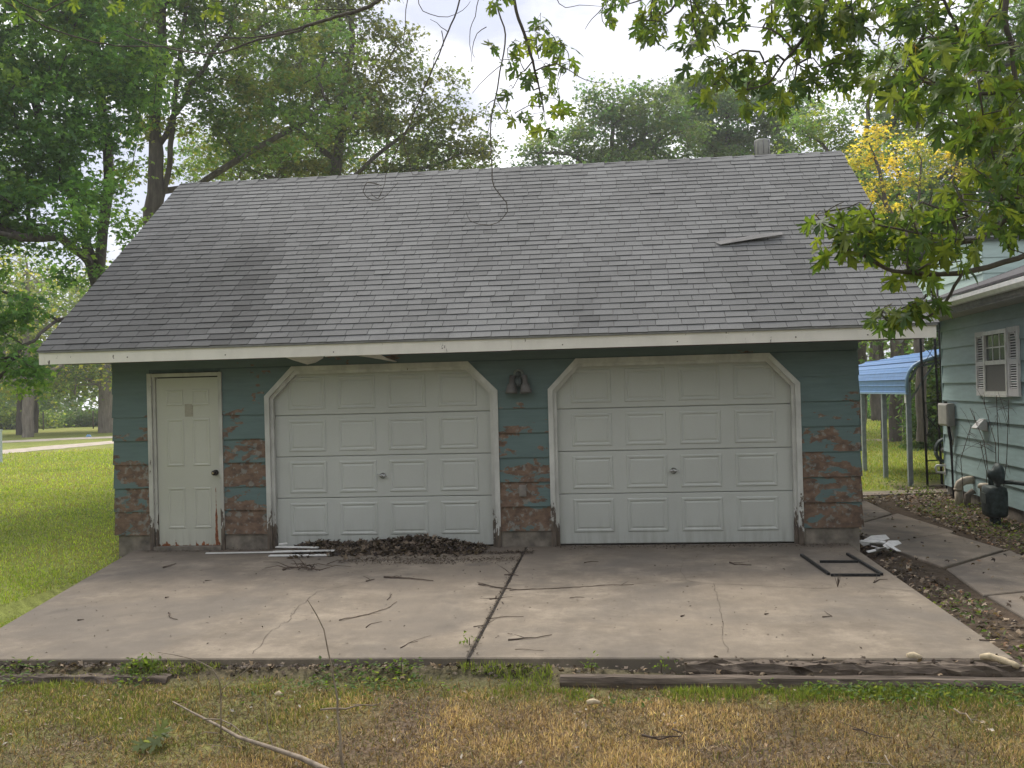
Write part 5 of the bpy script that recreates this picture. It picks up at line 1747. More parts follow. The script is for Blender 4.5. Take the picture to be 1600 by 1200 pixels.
# upper sprays right of centre
overhang([[at(1120, -120, 6.0), at(1060, 0, 6.0), at(1030, 30, 6.0), at(1015, 60, 6.0)], [at(1075, -20, 6), at(1085, 40, 6), at(1098, 85, 6)]],
         [NB(1025, 20, 6, 25, 25, 19), NB(1020, 58, 6, 20, 14, 12), NB(1090, 25, 6, 30, 24, 22), NB(1110, 50, 6, 20, 14, 11), NB(1085, 75, 6, 20, 14, 11), NB(960, 10, 6, 20, 14, 9), NB(1120, 0, 6, 40, 12, 16), NB(1175, 15, 6, 18, 16, 9)], 0.012)
overhang([[at(1330, -140, 5.4), at(1300, -20, 5.4), at(1270, 40, 5.4), at(1225, 95, 5.4), at(1200, 130, 5.4), at(1150, 142, 5.5)], [at(1300, -20, 5.4), at(1265, 60, 5.4), at(1262, 120, 5.4)], [at(1240, 80, 5.4), at(1205, 46, 5.4), at(1130, 42, 5.5)]],
         [NB(1235, 25, 5.4, 40, 28, 34), NB(1300, 35, 5.4, 45, 30, 37), NB(1350, 20, 5.4, 40, 25, 25), NB(1250, 70, 5.4, 30, 18, 14), NB(1335, 70, 5.4, 30, 20, 14), NB(1120, 115, 5.6, 45, 18, 22), NB(1180, 120, 5.6, 35, 20, 19), NB(1260, 130, 5.5, 40, 22, 20), NB(1325, 125, 5.5, 30, 20, 16), NB(1150, 150, 5.6, 40, 14, 14), NB(1230, 160, 5.5, 40, 14, 12)], 0.016)
overhang([[at(1480, -140, 5.0), at(1470, -20, 5.0), at(1440, 60, 5.0), at(1400, 110, 5.0)], [at(1475, 0, 5), at(1500, 60, 5), at(1500, 110, 5)]],
         [NB(1420, 25, 5, 45, 28, 28), NB(1440, 75, 5, 50, 26, 28), NB(1400, 120, 5, 30, 24, 12), NB(1480, 110, 5, 45, 30, 25), NB(1450, 150, 5, 40, 22, 14), NB(1510, 30, 5, 35, 30, 19)], 0.014)
# the near right-hand bough, big leaves
overhang([[at(1600, -160, 4.2), at(1570, 0, 4.2), at(1582, 80, 4.2), at(1587, 130, 4.2), at(1578, 172, 4.2), at(1545, 240, 4.2)], [at(1582, 146, 4.2), at(1540, 146, 4.1), at(1495, 146, 4.1), at(1460, 136, 4.1), at(1432, 115, 4.1)]],
         [NB(1560, 60, 4.2, 40, 40, 19), NB(1570, 130, 4.2, 35, 35, 16), NB(1500, 165, 4.1, 45, 25, 17), NB(1430, 165, 4.1, 35, 25, 12), NB(1540, 210, 4.1, 50, 35, 23), NB(1420, 110, 4.1, 25, 18, 8), NB(1590, 200, 4.1, 30, 50, 16)], 0.014)
overhang([[at(1760, 120, 3.7), at(1680, 240, 3.7), at(1610, 310, 3.7), at(1545, 366, 3.7), at(1508, 378, 3.7), at(1490, 345, 3.7), at(1482, 330, 3.7)], [at(1680, 330, 3.7), at(1600, 396, 3.7), at(1565, 370, 3.7)], [at(1640, 385, 3.7), at(1570, 410, 3.7), at(1500, 425, 3.7), at(1450, 428, 3.7), at(1408, 424, 3.7), at(1382, 420, 3.7), at(1354, 402, 3.7), at(1310, 385, 3.7)],
          [at(1505, 425, 3.7), at(1492, 447, 3.7), at(1475, 475, 3.7), at(1450, 495, 3.7), at(1412, 502, 3.7), at(1385, 500, 3.7)]],
         [NB(1295, 365, 3.7, 30, 30, 11, .12), NB(1345, 365, 3.7, 30, 32, 14, .15), NB(1330, 400, 3.7, 32, 18, 9, .12), NB(1400, 365, 3.7, 35, 35, 17), NB(1440, 400, 3.7, 40, 30, 20), NB(1505, 395, 3.7, 40, 22, 12), NB(1480, 345, 3.7, 50, 34, 22), NB(1550, 300, 3.7, 50, 45, 28),
          NB(1570, 350, 3.7, 40, 26, 11), NB(1400, 500, 3.7, 32, 14, 11, .12), NB(1445, 492, 3.7, 22, 16, 8, .12), NB(1462, 446, 3.7, 24, 10, 5), NB(1430, 440, 3.7, 18, 12, 6), NB(1378, 522, 3.7, 10, 10, 3, .06), NB(1610, 330, 3.7, 40, 60, 19), NB(1580, 240, 3.8, 40, 40, 19)], 0.016, leafsize=0.086)

# the crown overhead and behind, out of view but shading the front yard
cr = np.random.default_rng(515)
cc = np.stack([cr.uniform(-3, 9, 170), cr.uniform(-19, -7.5, 170), cr.uniform(6.2, 11, 170)], 1)
cc = cc[cc[:, 2] > 1.77 + 0.47 * (cc[:, 1] + CAM_D) + 1.6]
idx = np.repeat(np.arange(len(cc)), 60)
P_ = cc[idx] + cr.normal(0, 1, (len(idx), 3)) * (0.5, 0.5, 0.3)
tag(obj('crown', leaf_mass('crown', P_, 0.15, np.array(NEAR)[cr.integers(0, 6, len(idx))] * cr.uniform(0.8, 1.2, (len(idx), 1)), cr, 3), M['leaf'], om), kind='stuff')
cm = MB()
for c in cc[::9]:
    cm.tube([np.array((3.1, -12.0, 5.9)), 0.5 * (c + np.array((3.1, -12.0, 5.9))) + (0, 0, 0.5), c], [0.07, 0.045, 0.012], 6)
obj('limbs', cm, M['bark'], om)
leaf_jobs.sort(key=lambda q: -q[5])
sv, sf, sc_ = [], [], []
for k, (c, fr_, sz, var, br, ap) in enumerate(leaf_jobs):
    if k < 298:
        o = bpy.data.objects.new('leaf', LEAFM[var])
        COL.objects.link(o)
        o.parent = br
        m4 = Matrix.Identity(4)
        for r_ in range(3):
            for q in range(3):
                m4[r_][q] = fr_[r_, q] * sz
            m4[r_][3] = c[r_]
        o.matrix_local = m4
    else:
        v_, f_ = LEAFV[var]
        o_ = sum(len(a) for a in sv)
        sv.append((v_ @ fr_.T) * sz + c); sf.append(f_ + o_)
        sc_.append(np.tile(np.array(NEAR[var % len(NEAR)]) * rg.uniform(0.8, 1.2), (len(v_), 1)))
tag(obj('far_leaves', np_mesh('far_leaves', np.concatenate(sv), np.concatenate(sf), np.concatenate(sc_)), M['leaf'], om), kind='stuff')

# ------------------------------------------------------------------ timbers edging the apron
def timber(label, a, b, w, z0, z1, seed, mat='timber', axis=0, group='old landscape timbers edging the apron', rough=0.007):
    r2 = random.Random(seed)
    n_ = 26
    L0, L1 = a, b
    mb = MB()
    rings_ = []
    prof = [(-1, -1), (1, -1), (1, 0.6), (0.7, 1), (0.2, 0.94), (-0.25, 1), (-0.7, 1), (-1, 0.6)]
    for k in range(n_ + 1):
        t_ = k / n_
        cx_ = L0[0] + (L1[0] - L0[0]) * t_; cy_ = L0[1] + (L1[1] - L0[1]) * t_
        rg_ = []
        for (p, q) in prof:
            d_ = p * w + r2.gauss(0, rough); zz_ = (z0 + z1) / 2 + q * (z1 - z0) / 2 + r2.gauss(0, rough * 0.7)
            rg_.append((cx_ + (d_ if axis else 0), cy_ + (0 if axis else d_), zz_))
        rings_.append(rg_)
    m = len(prof)
    vs_ = [p for r_ in rings_ for p in r_]
    fs_ = [(j * m + k, j * m + (k + 1) % m, (j + 1) * m + (k + 1) % m, (j + 1) * m + k) for j in range(n_) for k in range(m)] + [tuple(range(m - 1, -1, -1)), tuple(range(n_ * m, (n_ + 1) * m))]
    o = obj('landscape_timber', mb.add(vs_, fs_), M[mat])
    return tag(o, label, 'timber', group)


timber('grey landscape timber in front of the right slab, the lower front one', (-0.35, -4.79), (2.58, -4.83), 0.055, -0.19, -0.045, 1, rough=0.004)
timber('rotten dark timber squeezed between the right slab and the front timber', (0.45, -4.635), (2.52, -4.64), 0.062, -0.17, -0.006, 2, rough=0.012)
timber('dark buried timber in front of the left slab', (-5.2, -4.76), (-2.95, -4.78), 0.06, -0.20, -0.062, 3)
timber('grooved timber running towards the house from the apron corner', (2.72, -4.95), (3.0, -4.1), 0.085, -0.2, -0.03, 4, 'timber_side', 1)

# ------------------------------------------------------------------ loose things on the apron
def stick(label, pts, r, mat='stick_bark', side=0, z=None, seed=0, name='stick', group='fallen twigs on the apron'):
    """a twig lying on the ground; pts are photo pixels on the slab (or world points)"""
    r2 = np.random.default_rng(seed + 777)
    P_ = [on_z(p[0], p[1], 0.0) if len(p) == 2 else np.array(p, float) for p in pts]
    if z is not None:
        P_ = [np.array((p[0], p[1], float(ground_z(p[0], p[1])) + z)) for p in P_]
    Q = resample(P_, 0.05)
    n_ = len(Q)
    for k in range(n_):
        if 0 < k < n_ - 1:
            Q[k] = Q[k] + r2.normal(0, 0.004, 3)
        Q[k][2] = max(Q[k][2], (0.0 if z is None else -9)) + r * 0.8
    r = r * 0.75
    mb = MB().tube(Q, [r * (1 - 0.55 * k / max(1, n_ - 1)) * r2.uniform(0.85, 1.15) for k in range(n_)], 7)
    for s_ in range(side):
        k = int(r2.integers(1, max(2, n_ - 1)))
        d = r2.normal(0, 1, 3); d[2] = abs(d[2]) * 0.25; d /= np.linalg.norm(d)
        L = r2.uniform(0.06, 0.22)
        mb.tube([Q[k], Q[k] + d * L * 0.5, Q[k] + d * L + r2.normal(0, 0.01, 3) * (1, 1, 0)], [r * 0.5, r * 0.4, r * 0.2], 5)
    return tag(obj(name, mb, M[mat]), label, 'stick', group)


STK = [('thick straight dark stick below the leaf pile', [(600, 903), (640, 905), (677, 909)], 0.013, 2), ('curved pale twig on the left slab below the thick stick', [(530, 970), (575, 961), (608, 950), (620, 940)], 0.008, 1),
       ('bent twig left of the joint near the middle of the apron', [(748, 914), (775, 919), (798, 921)], 0.011, 1), ('long thin twig lying along the crack right of the joint', [(796, 923), (870, 920), (940, 916), (990, 914)], 0.006, 3),
       ('straight twig on the right slab near the front joint', [(794, 1001), (835, 998), (862, 993)], 0.008, 1), ('thin twig just right of the joint, above the front one', [(762, 968), (790, 965), (818, 964)], 0.005, 0),
       ('short twig at the front of the apron left of the joint', [(626, 1013), (640, 1005), (653, 1003)], 0.005, 1), ('faint twig lying at the front edge right of the joint', [(805, 1015), (850, 1017)], 0.004, 0),
       ('small L-shaped twig on the left slab', [(263, 958), (266, 966), (277, 969)], 0.008, 0), ('short dark stick in front of the entry door', [(255, 888), (266, 885), (275, 882)], 0.012, 0),
       ('dark stick with a knot in front of the right overhead door', [(1140, 880), (1148, 883), (1174, 884)], 0.011, 1), ('short thin stick in front of the right overhead door, left of the knotty one', [(913, 880), (925, 878), (935, 878)], 0.007, 0),
       ('short dark twig near the front of the right slab', [(1285, 965), (1300, 964)], 0.008, 1), ('thin twig below the crack on the right slab', [(890, 935), (913, 934)], 0.005, 0),
       ('curly twig right of the black metal frame', [(1365, 911), (1375, 906), (1387, 906)], 0.007, 2), ('thin twig in the middle of the left slab, right of the bare shoot', [(572, 981), (580, 975), (597, 972)], 0.005, 0),
       ('small twig near the top of the left slab', [(605, 938), (612, 930), (606, 936)], 0.005, 1), ('twig lying on the left side of the apron under the entry door', [(320, 908), (331, 907)], 0.006, 0),
       ('short forked stick below the leaf pile, left of the thick one', [(572, 909), (585, 906)], 0.009, 1), ('dark twig crossing the joint near its upper end', [(788, 899), (810, 900)], 0.007, 3), ('twig tangle on the joint halfway down', [(765, 937), (785, 935)], 0.007, 5),
       ('twig crossing the joint near its lower end', [(740, 980), (758, 977)], 0.005, 3), ('short brown twig at the right edge of the apron', [(1530, 1001), (1568, 1003)], 0.008, 0), ('small dark chip on the left slab below the entry door', [(258, 935), (264, 934)], 0.010, 0),
       ('small dark chip in the middle of the right slab', [(1195, 961), (1201, 960)], 0.010, 0), ('tiny dark chip right of the joint in the middle of the right slab', [(1064, 964), (1070, 962)], 0.008, 0), ('tiny dark chip on the left slab near its outer edge', [(121, 970), (131, 969)], 0.008, 0)]
for q, (lab, pts, r_, sd) in enumerate(STK):
    stick(lab, pts, r_, 'stick_pale' if q in (1, 7) else 'stick_bark', sd, seed=q)
# twiggy tangle
tw = MB()
r2 = np.random.default_rng(5)
c0 = on_z(490, 889, 0.0)
for q in range(16):
    a = r2.uniform(0, 2 * math.pi); L = r2.uniform(0.12, 0.4)
    s_ = c0 + np.array((r2.normal(0, 0.12), r2.normal(0, 0.1), 0.006))
    e = s_ + np.array((math.cos(a) * L, math.sin(a) * L * 0.6, abs(r2.normal(0, 0.05))))
    tw.tube([s_, 0.5 * (s_ + e) + (0, 0, 0.03), e], [0.005, 0.004, 0.002], 5)
tw.tube([on_z(442, 890, 0.01), on_z(452, 886, 0.02), on_z(475, 887, 0.015), on_z(500, 890, 0.01)], [0.012, 0.008, 0.007, 0.004], 6)
tag(obj('twig_cluster', tw, M['stick_bark']), 'twiggy dead branch tangle on the left slab below the white strips', 'branch')

# white strips of old trim in front of the left overhead door
for q, (a, b, w, zz_, lab) in enumerate((((421, 870), (517, 869), 0.036, 0.008, 'frontmost white trim strip of the heap at the left overhead door'), ((426, 866), (523, 865), 0.032, 0.022, 'white trim strip lying on top of the frontmost one'),
                                         ((432, 862), (498, 863), 0.03, 0.05, 'rear white trim strip of the heap nearest the leaf pile'), ((436, 860), (449, 859), 0.035, 0.065, 'short white offcut on the heap of trim strips'), ((430, 868), (514, 866.5), 0.024, 0.040, 'narrow white trim strip in the middle of the heap'),
                                         ((322, 866), (430, 865), 0.016, 0.006, 'long thin white strip lying alone in front of the entry door'))):
    A_, B_ = on_z(*a, 0.0), on_z(*b, 0.0)
    d = (B_ - A_); d /= np.linalg.norm(d); nn = np.array((-d[1], d[0], 0)) * w
    up = np.array((0, 0, 0.011)); A_ = A_ + (0, 0, zz_); B_ = B_ + (0, 0, zz_ + 0.006 * (q % 2))
    tag(obj('trim_strip', MB().hexa([A_ - nn, B_ - nn, B_ + nn, A_ + nn, A_ - nn + up, B_ - nn + up, B_ + nn + up, A_ + nn + up]), M['debris_white']), lab, 'trim strip', 'white trim strips on the apron')

# black metal frame lying by the right corner
fmr = thing('metal_frame', 'black square-tube metal frame lying on the right slab', 'frame', tuple(on_z(1320, 885, 0)))


def bar(a, b, w=0.013, h=0.022):
    a = on_z(*a, 0.0) + (0, 0, 0.003); b = on_z(*b, 0.0) + (0, 0, 0.003)
    d = (b - a); d /= np.linalg.norm(d); nn = np.array((-d[1], d[0], 0)) * w; up = np.array((0, 0, h))
    obj('rail', MB().hexa([a - nn, b - nn, b + nn, a + nn, a - nn + up, b - nn + up, b + nn + up, a + nn + up]), M['black_iron'], fmr)


bar((1252, 869), (1295, 899)); bar((1378, 899.5), (1324, 867.5)); bar((1298, 900.5), (1375, 900.5)); bar((1281, 879.5), (1340, 879.5))

# broken white siding at the right corner
r2 = np.random.default_rng(8)
for q in range(9):
    c = np.array((2.88 + r2.uniform(-0.08, 0.28), 0.12 + r2.uniform(-0.3, 0.3), -0.07 + 0.010 * q))
    if q == 0:
        c = np.array((2.93, 0.25, 0.0))
    a = r2.uniform(0, 3.1); L, w = r2.uniform(0.08, 0.2), r2.uniform(0.02, 0.07)
    if q == 0:
        L, w, a = 0.2, 0.09, 0.5
    pts = [(-L, -w * r2.uniform(.5, 1)), (L * r2.uniform(.6, 1), -w), (L, w * r2.uniform(-.2, .8)), (L * .3, w), (-L * .8, w * r2.uniform(.4, 1))]
    tl = r2.normal(0, 0.25, 2)
    top = [(c[0] + x_ * math.cos(a) - y_ * math.sin(a), c[1] + x_ * math.sin(a) + y_ * math.cos(a), c[2] + x_ * tl[0] * 0.5 + y_ * tl[1]) for x_, y_ in pts]
    tag(obj('siding_shard', MB().prism(top, [(p[0], p[1], p[2] - 0.006) for p in top]), M['debris_white']), 'largest broken white siding piece, leaning at the right garage corner' if q == 0 else 'small broken white siding piece heaped at the right garage corner', 'debris', 'broken white siding pieces by the garage corner')

# pale chunk of wood on the right timber and a smaller one
def chunk(label, pts, r_, seed):
    r2 = np.random.default_rng(seed)
    Q = resample(pts, 0.02)
    n_ = len(Q)
    rr = [r_ * (0.62 + 0.38 * math.sin(math.pi * min(1, (k + 1.2) / (n_ + 1.4)))) * r2.uniform(0.8, 1.2) * (1.25 if k in (1, n_ - 2) else 1) for k in range(n_)]
    mb = MB().tube(Q, rr, 9)
    tag(obj('wood_chunk', mb, M['pale_chunk']), label, 'wood chunk')


c = on_z(1560, 1036, -0.01)
chunk('pale knobbly wood chunk lying on the timbers at the right end of the apron', [c + (-0.10, 0.03, 0.03), c + (-0.05, 0.01, 0.04), c + (0.03, -0.03, 0.02), c + (0.09, -0.08, 0.0)], 0.023, 3)
c = on_z(1428, 1029, -0.01)
chunk('small whitish lump on the rotten timber', [c + (-0.04, 0.0, 0.012), c + (0.0, 0.0, 0.02), c + (0.04, -0.02, 0.008)], 0.02, 4)
c = on_z(928, 1106, -0.09)
chunk('small white bone-like piece in the dry grass', [c + (-0.04, 0.0, 0.03), c + (0.0, 0.01, 0.035), c + (0.035, 0.0, 0.03)], 0.013, 5)
c = on_z(435, 1094, -0.09)
chunk('small white stone-like bit in the grass left of the tall shoot', [c + (-0.02, 0.0, 0.03), c + (0.0, 0.01, 0.04), c + (0.02, 0.0, 0.03)], 0.014, 6)

# ------------------------------------------------------------------ leaf heap and litter
def litter(name, P_, size, pal, seed, mat='dead_leaf', lobes=3, flat=0.35, droop=0.1):
    r2 = np.random.default_rng(seed)
    pal = np.array(pal)
    C_ = pal[r2.integers(0, len(pal), len(P_))] * r2.uniform(0.6, 1.3, (len(P_), 1))
    return obj(name, leaf_mass(name, P_, size, C_, r2, lobes, droop, flat), M[mat])


BR = [(0.075, 0.055, 0.042), (0.11, 0.082, 0.06), (0.045, 0.035, 0.03), (0.16, 0.125, 0.09), (0.06, 0.045, 0.035)]
r2 = np.random.default_rng(21)
n_ = 5200
xs = r2.uniform(-3.6, -1.42, n_)
prof = lambda x_: 0.02 + 0.11 * smooth((x_ + 3.72) / 0.35) * (1 - 0.30 * smooth((x_ + 3.3) / 0.5) * smooth((-2.7 - x_) / 0.3)) * smooth((-1.5 - x_) / 0.35) + 0.085 * np.exp(-((x_ + 2.25) / 0.45) ** 2)
hh = prof(xs) * (0.85 + 0.3 * fbm(xs * 6, xs * 0 + 2, 77))
yv = np.abs(r2.normal(0, 0.21, n_))
P_ = np.stack([xs, -0.02 - yv, np.clip(0.58 * hh * np.exp(-(yv / 0.28) ** 2) * r2.uniform(0.3, 1.05, n_), 0.004, 1)], 1)
core = MB()
xsg = np.linspace(-3.7, -1.25, 40)
for j in range(6):
    yy_ = -0.02 - 0.085 * j
    for x_ in xsg:
        core.v.append((x_, yy_, float(prof(np.array(x_))) * math.exp(-((0.085 * j) / 0.28) ** 2) * 0.45 - 0.012 + random.uniform(-0.008, 0.008)))
core.f = [(j * 40 + k, j * 40 + k + 1, (j + 1) * 40 + k + 1, (j + 1) * 40 + k) for j in range(5) for k in range(39)]; core.sm = [False] * len(core.f)
lpo = litter('leaf_pile', P_, 0.075, BR + [(0.20, 0.155, 0.115)], 21, flat=0.9, droop=0.0)
tag(lpo, 'heap of dead brown leaves against the left overhead door', 'leaf pile', kind='stuff')
obj('heap_core', core, M['crack_dirt'], lpo)
# damp crumbs spread in front of the heap, joint and door feet
parts_ = []
for (x0, x1, y_, sy, m) in ((-2.9, -1.0, -0.85, 0.09, 1300), (-1.5, -0.85, -0.42, 0.06, 700), (-0.6, 2.6, -0.10, 0.07, 900), (-5.5, -3.9, -0.08, 0.05, 260), (-2.5, -1.6, -1.02, 0.05, 250)):
    parts_.append(np.stack([r2.uniform(x0, x1, m), y_ + r2.normal(0, sy, m), r2.uniform(0.003, 0.012, m)], 1))
m = 420
yy_ = r2.uniform(-4.5, -0.5, m)
parts_.append(np.stack([JX + 0.005 + r2.normal(0, 0.014, m) * (1 + 2 * (vnoise(yy_ * 2.3, yy_ * 0, 5) > 0.75)), yy_, r2.uniform(-0.004, 0.010, m)], 1))
m = 500
parts_.append(np.stack([r2.uniform(-5.2, 2.5, m), r2.uniform(-4.5, -0.3, m), np.full(m, 0.003)], 1))
tag(litter('leaf_crumbs', np.concatenate(parts_), 0.022, BR[:3], 22, lobes=1, flat=0.2, droop=0.0), 'dark leaf crumbs strewn over the apron', 'litter', kind='stuff')

# litter on the soil strip at the right and along the timbers
n_ = 15000
x_ = r2.uniform(2.5, 6.2, n_); y_ = r2.uniform(-4.9, 6.5, n_)
onpath = ((x_ > 3.1) & (x_ < 4.3) & (y_ < 4.4))
keep = (right_dirt(x_, y_) > 0.4) & (~onpath | (r2.random(n_) < 0.04)) & (x_ < 5.62 - 0.0466 * (5.5 - y_))
x_, y_ = x_[keep], y_[keep]
P_ = np.stack([x_, y_, np.maximum(ground_z(x_, y_), np.where((x_ > 3.1) & (x_ < 4.3) & (y_ < 4.4), PZ + 0.012, -1)) + r2.uniform(0.004, 0.03, len(x_))], 1)
tag(litter('leaf_litter', P_, 0.05, BR + [(0.26, 0.20, 0.14), (0.36, 0.28, 0.20), (0.24, 0.14, 0.08), (0.42, 0.34, 0.26)], 23, flat=0.5, droop=0.0), 'dead leaf litter on the soil between apron and house', 'litter', kind='stuff')
n_ = 1300
x_ = np.minimum(r2.uniform(-4.9, 3.4, n_), r2.uniform(-4.9, 2.6, n_)); y_ = -4.65 + r2.normal(0, 0.05, n_)
P_ = np.stack([x_, y_, np.where(x_ > 0.4, -0.008 - 0.05 * (y_ < -4.69), ground_z(x_, y_)) + r2.uniform(0.0, 0.02, n_)], 1)
tag(litter('edge_litter', P_, 0.035, BR + [(0.26, 0.19, 0.12)], 24, flat=0.5, droop=0.0), 'leaf litter along the front edge of the apron', 'litter', kind='stuff')

# ------------------------------------------------------------------ grass
def blades(name, x_, y_, h, w, cols, seed, lean=0.55, z_add=0.0):
    r2 = np.random.default_rng(seed)
    n_ = len(x_)
    z_ = ground_z(x_, y_) + z_add
    th = r2.uniform(0, 2 * math.pi, n_)
    sd = np.stack([np.cos(th), np.sin(th), np.zeros(n_)], 1) * (w * r2.uniform(0.6, 1.3, n_))[:, None]
    ph = r2.uniform(0, 2 * math.pi, n_)
    ln = np.abs(r2.normal(0, lean, n_))
    tip = np.stack([np.cos(ph) * ln, np.sin(ph) * ln, np.ones(n_)], 1)
    tip /= np.linalg.norm(tip, axis=1, keepdims=True)
    tip *= (h * r2.uniform(0.5, 1.25, n_))[:, None]
    b = np.stack([x_, y_, z_ - 0.004], 1)
    mid = b + tip * 0.55 + np.array([0, 0, 0.08]) * (h * 0.5)[:, None]
    V_ = np.stack([b - sd, b + sd, mid + sd * 0.8, mid - sd * 0.8, b + tip], 1).reshape(-1, 3)
    i0 = (np.arange(n_) * 5)[:, None]
    F_ = np.concatenate([i0 + np.array([[0, 1, 2]]), i0 + np.array([[0, 2, 3]]), i0 + np.array([[3, 2, 4]])], 0)
    return np_mesh(name, V_, F_, np.repeat(cols, 5, 0))


GG = np.array([(0.145, 0.20, 0.044), (0.185, 0.24, 0.052), (0.23, 0.27, 0.066), (0.11, 0.16, 0.040)])
DD = np.array([(0.500, 0.389, 0.271), (0.429, 0.319, 0.217), (0.571, 0.464, 0.330), (0.357, 0.255, 0.170), (0.286, 0.215, 0.153)])


def pick(x_, y_, seed):
    r2 = np.random.default_rng(seed)
    n_ = len(x_)
    dry, bare = turf_kind(x_, y_)
    isdry = r2.random(n_) < np.clip(dry * 1.15 + 0.22, 0, 0.97)
    c = np.where(isdry[:, None], DD[r2.integers(0, len(DD), n_)], GG[r2.integers(0, len(GG), n_)] * np.array([0.95, 0.88, 1.0]))
    tone = 0.6 + 0.8 * fbm(x_ * 0.9, y_ * 0.9, 29, 3)
    return c * r2.uniform(0.65, 1.3, (n_, 1)) * tone[:, None], bare


r2 = np.random.default_rng(31)
# front yard: a flat thatch of dead blades below, live and dry blades above
n_ = 230000
x_ = np.concatenate([r2.uniform(-5.4, 3.4, n_), r2.uniform(-10, 6.5, 50000)]); y_ = np.concatenate([r2.uniform(-7.1, -4.74, n_), r2.uniform(-9.6, -4.74, 50000)])
c, bare = pick(x_, y_, 32)
clump = fbm(x_ * 3.1, y_ * 3.1, 71, 4)
keep = (r2.random(len(x_)) > bare * 0.8) & (r2.random(len(x_)) < np.clip((clump - 0.33) * 3.2, 0.06, 1)) & ~((x_ > -0.45) & (y_ > -4.93) & (r2.random(len(x_)) < 0.8))
x_, y_, c, clump = x_[keep], y_[keep], c[keep], clump[keep]
tag(obj('front_grass', blades('front_grass', x_, y_, 0.016 + 0.055 * np.clip(clump - 0.2, 0, 1), np.full(len(x_), 0.0024), c * (0.6 + 0.8 * clump)[:, None], 33, 1.3), M['grass']), 'mown half dry front grass before the apron', 'grass', kind='stuff')
n_ = 120000
x_ = np.concatenate([r2.uniform(-5.4, 3.4, n_), r2.uniform(-10, 6.5, 20000)]); y_ = np.concatenate([r2.uniform(-7.1, -4.76, n_), r2.uniform(-9.6, -4.76, 20000)])
dry, bare = turf_kind(x_, y_)
pa = np.array([(0.30, 0.21, 0.12), (0.22, 0.15, 0.09), (0.13, 0.09, 0.06), (0.40, 0.30, 0.18), (0.09, 0.065, 0.045), (0.16, 0.17, 0.06)])
cw = pa[r2.integers(0, 6, len(x_))] * (0.55 + 0.75 * fbm(x_ * 2.3, y_ * 2.3, 73, 3))[:, None]
tag(obj('grass_thatch', blades('grass_thatch', x_, y_, r2.uniform(0.02, 0.055, len(x_)), np.full(len(x_), 0.0026), cw, 37, 5.0, 0.006), M['grass']), 'flat dead thatch under the front grass', 'grass', kind='stuff')
# green fringe by the timbers and weeds
n_ = 22000
x_ = r2.uniform(-6.5, 3.2, n_); y_ = np.where(x_ > -0.4, -4.91 - np.abs(r2.normal(0, 0.13, n_)), -4.63 - np.abs(r2.normal(0, 0.22, n_)))
k_ = fbm(x_ * 2.2, y_ * 2.2, 81, 3)
keep = (k_ > 0.52)
x_, y_, k_ = x_[keep], y_[keep], k_[keep]
tag(obj('edge_grass', blades('edge_grass', x_, y_, 0.03 + 0.12 * (k_ - 0.45), np.full(len(x_), 0.003), GG[r2.integers(0, 4, len(x_))] * r2.uniform(0.8, 1.3, (len(x_), 1)), 34, 0.9), M['grass']), 'greener grass tufts along the timbers', 'grass', kind='stuff')
n_ = 5200
x_ = r2.uniform(-6.0, 3.2, n_); y_ = np.where(x_ > -0.4, -4.9 - np.abs(r2.normal(0, 0.16, n_)), -4.66 - np.abs(r2.normal(0, 0.22, n_)))
k_ = fbm(x_ * 1.9 + 9, y_ * 1.9, 83, 3)
keep = k_ > 0.48
x_, y_ = x_[keep], y_[keep]
P_ = np.stack([x_, y_, ground_z(x_, y_) + r2.uniform(0.01, 0.07, len(x_))], 1)
cw = np.array([(0.07, 0.135, 0.03), (0.10, 0.17, 0.035), (0.13, 0.19, 0.05), (0.17, 0.21, 0.07)])[r2.integers(0, 4, len(x_))]
tag(obj('edge_weeds', leaf_mass('edge_weeds', P_, 0.036, cw, r2, 1, 0.0, 0.5), M['leaf']), 'small broadleaf weeds along the front of the apron', 'weeds', kind='stuff')
# weeds right side
n_ = 12000
x_ = r2.uniform(2.5, 6.2, n_); y_ = r2.uniform(-4.9, 8.0, n_)
k_ = fbm(x_ * 1.2 + 3, y_ * 1.2, 85, 3)
keep = (k_ > 0.50) & (right_dirt(x_, y_) > 0.2) & ~((x_ > 3.05) & (x_ < 4.35) & (y_ < 4.5)) & (x_ < 5.55 - 0.0466 * (5.5 - y_))
x_, y_ = x_[keep], y_[keep]
P_ = np.stack([x_, y_, ground_z(x_, y_) + r2.uniform(0.01, 0.09, len(x_))], 1)
cw = np.array([(0.07, 0.125, 0.03), (0.10, 0.15, 0.035), (0.13, 0.17, 0.05)])[r2.integers(0, 3, len(x_))]
tag(obj('yard_weeds', leaf_mass('yard_weeds', P_, 0.045, cw, r2, 1, 0.0, 0.6), M['leaf']), 'low weeds on the soil beside the path', 'weeds', kind='stuff')
# left lawn, thinning with distance
n_ = 200000
d = 6.5 * (40 / 6.5) ** r2.random(n_)
a = np.radians(r2.uniform(-44, -14, n_))
x_ = d * np.sin(a); y_ = -CAM_D + d * np.cos(a)
keep = (x_ < np.where(y_ > 0, XL - 0.05, drive_left_x(y_) - 0.02)) & (y_ > -7.5) & (~((y_ < -4.65) & (x_ > -5.2)))
x_, y_, d = x_[keep], y_[keep], d[keep]
nz = fbm(x_ * 0.6, y_ * 0.6, 91, 3)
cw = GG[r2.integers(0, 4, len(x_))] * (0.85 + 0.9 * nz)[:, None] * r2.uniform(0.8, 1.25, (len(x_), 1)) * np.array([1.5, 1.5, 1.15])
yel = (r2.random(len(x_)) < 0.16 + 0.3 * (nz > 0.55))
cw[yel] = np.array([0.34, 0.32, 0.13]) * r2.uniform(0.7, 1.2, (yel.sum(), 1))
